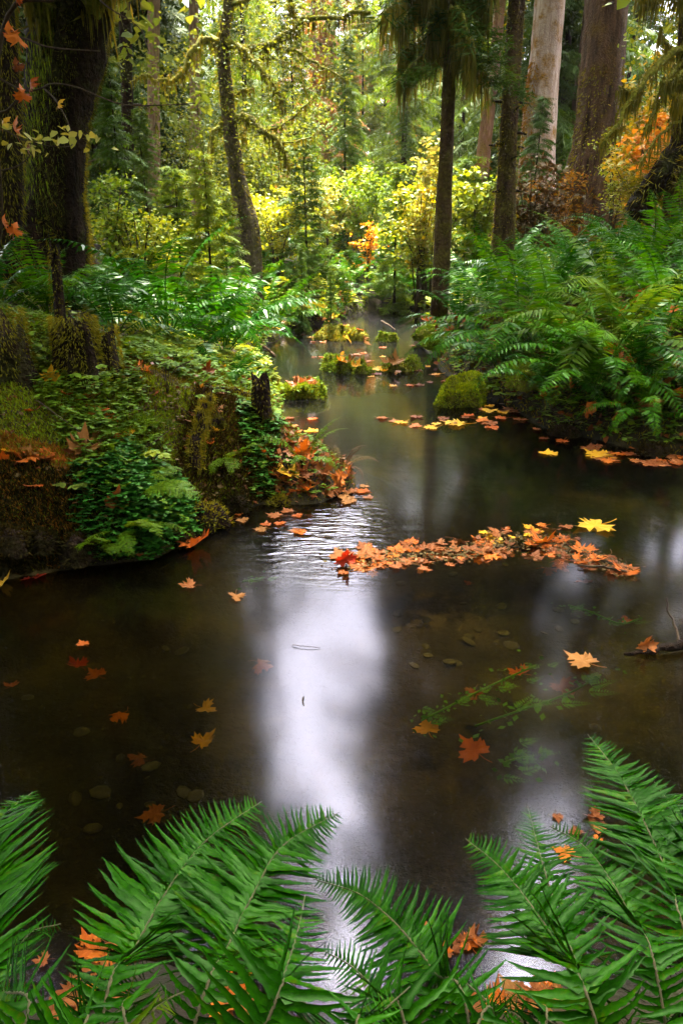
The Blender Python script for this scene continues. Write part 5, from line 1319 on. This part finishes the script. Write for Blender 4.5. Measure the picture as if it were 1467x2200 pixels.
herb('pale three-leaved plant hanging over the dark middle of the left bank', 330, 1010, 0.12, 3, 0.06, 1, 'leaf_yellowgreen')
herb('three-leaved plant beside the orange moss', 160, 1065, 0.11, 3, 0.05, 2, 'leaf_small')
herb('broad-leaved plant under the large bright fern', 490, 790, 0.25, 5, 0.09, 3)
herb('bramble with broad leaves right of the broad rotten stump', 360, 850, 0.28, 7, 0.06, 4, 'clover')
herb('low leafy plant in front of the rotten stump', 185, 850, 0.2, 5, 0.06, 5)
herb('leafy bramble on the right bank above the waterline fern', 1230, 740, 0.3, 7, 0.10, 6)
herb('leafy plant by the orange leaves at the right bank', 1300, 900, 0.25, 6, 0.07, 7)
herb('sprig of pale leaves at the left edge of the bank', 110, 800, 0.25, 4, 0.06, 8)
herb('low leafy plant on the bank beside the upright narrow fern', 430, 880, 0.2, 6, 0.05, 9)

# waterweed under the surface
def weed(label, pts, n, size, rs, z=-0.05):
    r_ = np.random.default_rng(rs); c = np.array([wpt(px, py, z) for px, py in pts])
    t = thing('waterweed', label, 'waterweed', (c[0][0], c[0][1], gz(c[0][0], c[0][1])))
    b = np.array(t.location)
    path = catmull(c, 12); mb = MB(); mb.tube(path, 0.004, 5); mb.build('stem', M['aquatic'], t, b)
    mb = MB()
    for q in range(max(3, n // 22)):
        c0 = path[int(r_.integers(len(path)))] + r_.normal(size=3) * (0.035, 0.035, 0.008); a = r_.uniform(-0.6, 0.9)
        d0 = np.array((math.cos(a), math.sin(a), 0)) * size * r_.uniform(1.6, 3.2); m = 12
        u = np.linspace(0.1, 1, m)[:, None]; P = c0 + d0 * u
        for sg in (-1, 1):
            D = unit(np.array((-d0[1], d0[0], 0)) * sg + d0 * 0.7 + r_.normal(size=(m, 3)) * 0.01) * size * 0.75 * (1.1 - u)
            mb.kites(P, D, np.cross(D, (0, 0, 1.0)) * 0.16)
    leaf_cloud(mb, path, (0.04, 0.04, 0.01), n // 4, size * 0.6, rs, flat=0.15, droop=0)
    mb.build('foliage', M['aquatic'], t, b)
weed('green waterweed patch under the water, the large one at right', [(905, 1548), (980, 1510), (1060, 1470), (1150, 1430)], 300, 0.035, 1, -0.10)
weed('grassy green waterweed trailing right of the large patch', [(1020, 1560), (1120, 1525), (1220, 1490), (1290, 1450)], 170, 0.05, 2, -0.08)
weed('small green waterweed sprig under the driftwood side', [(1220, 1300), (1270, 1315), (1330, 1340), (1370, 1330)], 120, 0.035, 3, -0.08)
weed('bright green weed clump below the large orange sunken leaf', [(1080, 1640), (1110, 1630), (1145, 1625)], 150, 0.04, 4)
weed('pale green sprig in the riffle at the foot of the left bank', [(520, 1250), (545, 1245), (565, 1240)], 60, 0.035, 5, -0.01)

# ------------------------------------------------------------------ foreground sword ferns, leaflet by leaflet
def leaflet_mesh(seed, side):
    r_ = np.random.default_rng(seed); n = 13
    s = np.linspace(0, 1, n)
    w = 0.060 * np.clip(1.1 - s ** 1.7, 0.0, 1) * (1 + 0.12 * np.where(np.arange(n) % 2 == 0, 1, -1)); w[0] = 0.05; w[1] = 0.1; w[-1] = 0.002
    y = side * (0.10 * s ** 2) + 0.012 * np.sin(s * 9 + seed)
    z = -0.10 * s ** 2 + 0.03 * s + 0.015 * np.sin(s * 7 + seed * 2)
    mid = np.stack([s, y, z], -1)
    tw = 0.25 * math.sin(seed) * s
    up = np.stack([0 * s, w * np.cos(tw), w * (0.42 + np.sin(tw))], -1); dn = np.stack([0 * s, -w * np.cos(tw), w * (0.42 - np.sin(tw))], -1)
    fw = np.stack([np.where(np.arange(n) % 2 == 0, 0.02, 0.0), 0 * s, 0 * s], -1)
    V = np.stack([mid + up + fw, mid, mid + dn + fw], 1).reshape(-1, 3)
    Q = []
    for i in range(n - 1):
        for j in range(2):
            Q.append((i * 3 + j, i * 3 + j + 1, (i + 1) * 3 + j + 1, (i + 1) * 3 + j))
    me = mesh_np('leaflet', V, Q, smooth=True); me.materials.append(M['frond_near']); return me
LFL = {sd: [leaflet_mesh(k + (10 if sd > 0 else 0), sd) for k in range(4)] for sd in (-1, 1)}

def near_frond(t, base, pix, lmax, pairs=56, up=(0.0, -0.6, 0.8), start=0.55, rs=0, joined=False, fwd=0.28, tipcut=0.99):
    """one frond through pixel points with their distances; leaflets are sub-parts (joined for the hidden low ones)"""
    r_ = np.random.default_rng(rs)
    m_ = max(1, len(pix) - 1)
    P = [base + np.array((0, 0, 0.02))] + [at(px, py, Y * (1 + 0.04 * (j / m_) ** 2)) for j, (px, py, Y) in enumerate(pix)]
    lmax = lmax * 0.86
    path = catmull(P, 60)
    L = np.concatenate([[0], np.cumsum(np.linalg.norm(np.diff(path, axis=0), axis=1))]); tot = L[-1]
    rad = np.interp(L / tot, [0, 0.5, 1], [0.0032, 0.0023, 0.0008])
    mb = MB(); mb.tube(path, rad, 6, rough=0.08)
    fo = mb.build('frond', M['rachis'], t, base, smooth=True)
    T = unit(np.gradient(path, axis=0)); upv = np.asarray(up, float)
    jm = MB()
    for i in range(pairs):
        f = start + (tipcut - start) * ((i + 0.5) / pairs) ** 0.88
        g_ = (f - start) / (1 - start); prof = min(1.0, 0.42 + g_ * 1.7) * min(1.0, (1.03 - g_) * 1.75) ** 0.85
        for sd in (-1, 1):
            ff = min(f + (0.006 if sd > 0 else 0), 0.998)
            q = np.interp(ff * tot, L, np.arange(60)); k = int(q); g = q - k; k1 = min(k + 1, 59)
            p = path[k] * (1 - g) + path[k1] * g; tt = unit(T[k] * (1 - g) + T[k1] * g)
            N = unit(upv - tt * (upv @ tt)); S = np.cross(tt, N) * sd
            fw_ = fwd + 0.5 * max(0, f - 0.75) + 0.07 * r_.normal()
            D = unit(S + tt * fw_ + N * (0.08 + 0.07 * r_.normal()))
            Yv = unit(np.cross(N + 0.17 * r_.normal(size=3), D)); Zv = np.cross(D, Yv)
            l = lmax * prof * (1 + 0.07 * r_.normal())
            wf = l * 0.85 + 0.15 * lmax
            m = Matrix(((D[0] * l, Yv[0] * wf, Zv[0] * l, p[0] - base[0]), (D[1] * l, Yv[1] * wf, Zv[1] * l, p[1] - base[1]), (D[2] * l, Yv[2] * wf, Zv[2] * l, p[2] - base[2]), (0, 0, 0, 1)))
            me = LFL[sd][int(r_.integers(4))]
            if r_.random() < 0.015: continue
            if joined:
                co = np.empty(len(me.vertices) * 3, np.float32); me.vertices.foreach_get('co', co); co = co.reshape(-1, 3)
                A = np.array(m)
                fq = np.array([list(pl.vertices) for pl in me.polygons])
                jm.add(co @ A[:3, :3].T + A[:3, 3] + base, fq)
            else:
                o = link('leaflet', me, None, fo); o.matrix_local = m
    if joined: jm.build('leaflets', M['frond_near'], fo, base)['kind'] = 'stuff'
    return fo

def near_fern(label, base):
    base = np.array((base[0], base[1], gz(base[0], base[1])))
    return thing('sword_fern', label, 'fern', base), base
D_ = 0.62
t, b = near_fern('foreground fern at the lower left corner with fronds at the frame edge', (-0.62, 0.30))
near_frond(t, b, [(-60, 2200, 0.50), (-25, 1950, 0.60), (-10, 1780, 0.70), (70, 1702, 0.80)], 0.105, rs=1)
near_frond(t, b, [(30, 2260, 0.42), (10, 2120, 0.50), (60, 2010, 0.58), (130, 1985, 0.62)], 0.075, rs=2, pairs=40)
near_frond(t, b, [(120, 2300, 0.40), (180, 2180, 0.46), (250, 2110, 0.52), (330, 2070, 0.56)], 0.075, rs=3, pairs=40)
t, b = near_fern('foreground fern at lower left centre with two tall fronds crossing the bright reflection', (-0.30, 0.26))
near_frond(t, b, [(215, 2230, 0.44), (285, 2050, 0.54), (365, 1905, 0.63), (450, 1800, 0.72), (562, 1722, 0.80)], 0.118, rs=4)
near_frond(t, b, [(410, 2230, 0.44), (485, 2045, 0.54), (545, 1920, 0.62), (610, 1815, 0.70), (728, 1746, 0.78)], 0.112, rs=5)
near_frond(t, b, [(560, 2230, 0.42), (605, 2110, 0.49), (640, 2000, 0.56), (655, 1925, 0.61)], 0.098, rs=6, pairs=40)
t, b = near_fern('foreground fern at the bottom centre with fronds curling to the left', (0.14, 0.30))
near_frond(t, b, [(1010, 2240, 0.44), (930, 2085, 0.52), (850, 1985, 0.58), (770, 1920, 0.63), (672, 1888, 0.66)], 0.085, rs=7)
near_frond(t, b, [(880, 2260, 0.42), (830, 2160, 0.47), (760, 2080, 0.52), (690, 2040, 0.55)], 0.075, rs=8, pairs=40)
t, b = near_fern('foreground fern at lower right with a bright frond pointing up left', (0.42, 0.30))
near_frond(t, b, [(1290, 2230, 0.44), (1215, 2060, 0.53), (1140, 1945, 0.60), (1070, 1860, 0.66), (1000, 1802, 0.70)], 0.105, rs=9, pairs=52)
near_frond(t, b, [(1260, 2150, 0.50), (1210, 2000, 0.60), (1172, 1880, 0.68), (1150, 1800, 0.74), (1132, 1730, 0.80)], 0.082, rs=10, pairs=46)
near_frond(t, b, [(1420, 2150, 0.50), (1360, 1985, 0.60), (1310, 1890, 0.66), (1250, 1815, 0.72), (1180, 1775, 0.76)], 0.085, rs=11, pairs=48)
t, b = near_fern('foreground fern at the lower right corner with the tallest frond', (0.62, 0.34))
near_frond(t, b, [(1500, 2080, 0.56), (1440, 1900, 0.66), (1385, 1770, 0.75), (1325, 1660, 0.84), (1262, 1578, 0.92)], 0.115, rs=12, pairs=52)
near_frond(t, b, [(1540, 1980, 0.62), (1500, 1850, 0.72), (1460, 1760, 0.80), (1405, 1680, 0.88)], 0.105, rs=13, pairs=46)
near_frond(t, b, [(1520, 2230, 0.46), (1450, 2190, 0.50), (1380, 2185, 0.54)], 0.07, rs=14, pairs=34)
t, b = near_fern('low dark fern filling the bottom edge between the bright fronds', (0.02, 0.22))
for i, pix in enumerate([[(300, 2290, 0.36), (330, 2170, 0.42), (420, 2120, 0.46)], [(1000, 2300, 0.36), (1060, 2180, 0.42), (1000, 2110, 0.46)], [(1150, 2290, 0.38), (1120, 2190, 0.43), (1040, 2150, 0.46)], [(760, 2320, 0.35), (800, 2200, 0.40), (880, 2120, 0.45)]]):
    near_frond(t, b, pix, 0.055, rs=30 + i, pairs=44, joined=True, start=0.5)

# ------------------------------------------------------------------ damp forest air
mh, n, l = nt('damp_air')
out = n.new('ShaderNodeOutputMaterial'); pv = n.new('ShaderNodeVolumePrincipled')
pv.inputs['Color'].default_value = (1.0, 0.97, 0.84, 1)
pv.inputs['Density'].default_value = 0.00028
pv.inputs['Anisotropy'].default_value = 0.45
l.new(pv.outputs[0], out.inputs['Volume'])
hx, hy0, hy1, hz0, hz1 = 70, -25, 75, -1.6, 38
V = [(x, y, z) for z in (hz0, hz1) for y in (hy0, hy1) for x in (-hx, hx)]
haze = link('haze', mesh_np('haze', V, [(0, 2, 3, 1), (4, 5, 7, 6), (0, 1, 5, 4), (2, 6, 7, 3), (0, 4, 6, 2), (1, 3, 7, 5)]), mh)
tag(haze, 'thin damp air hanging in the forest', None, None, 'stuff')
SC.cycles.volume_bounces = 0
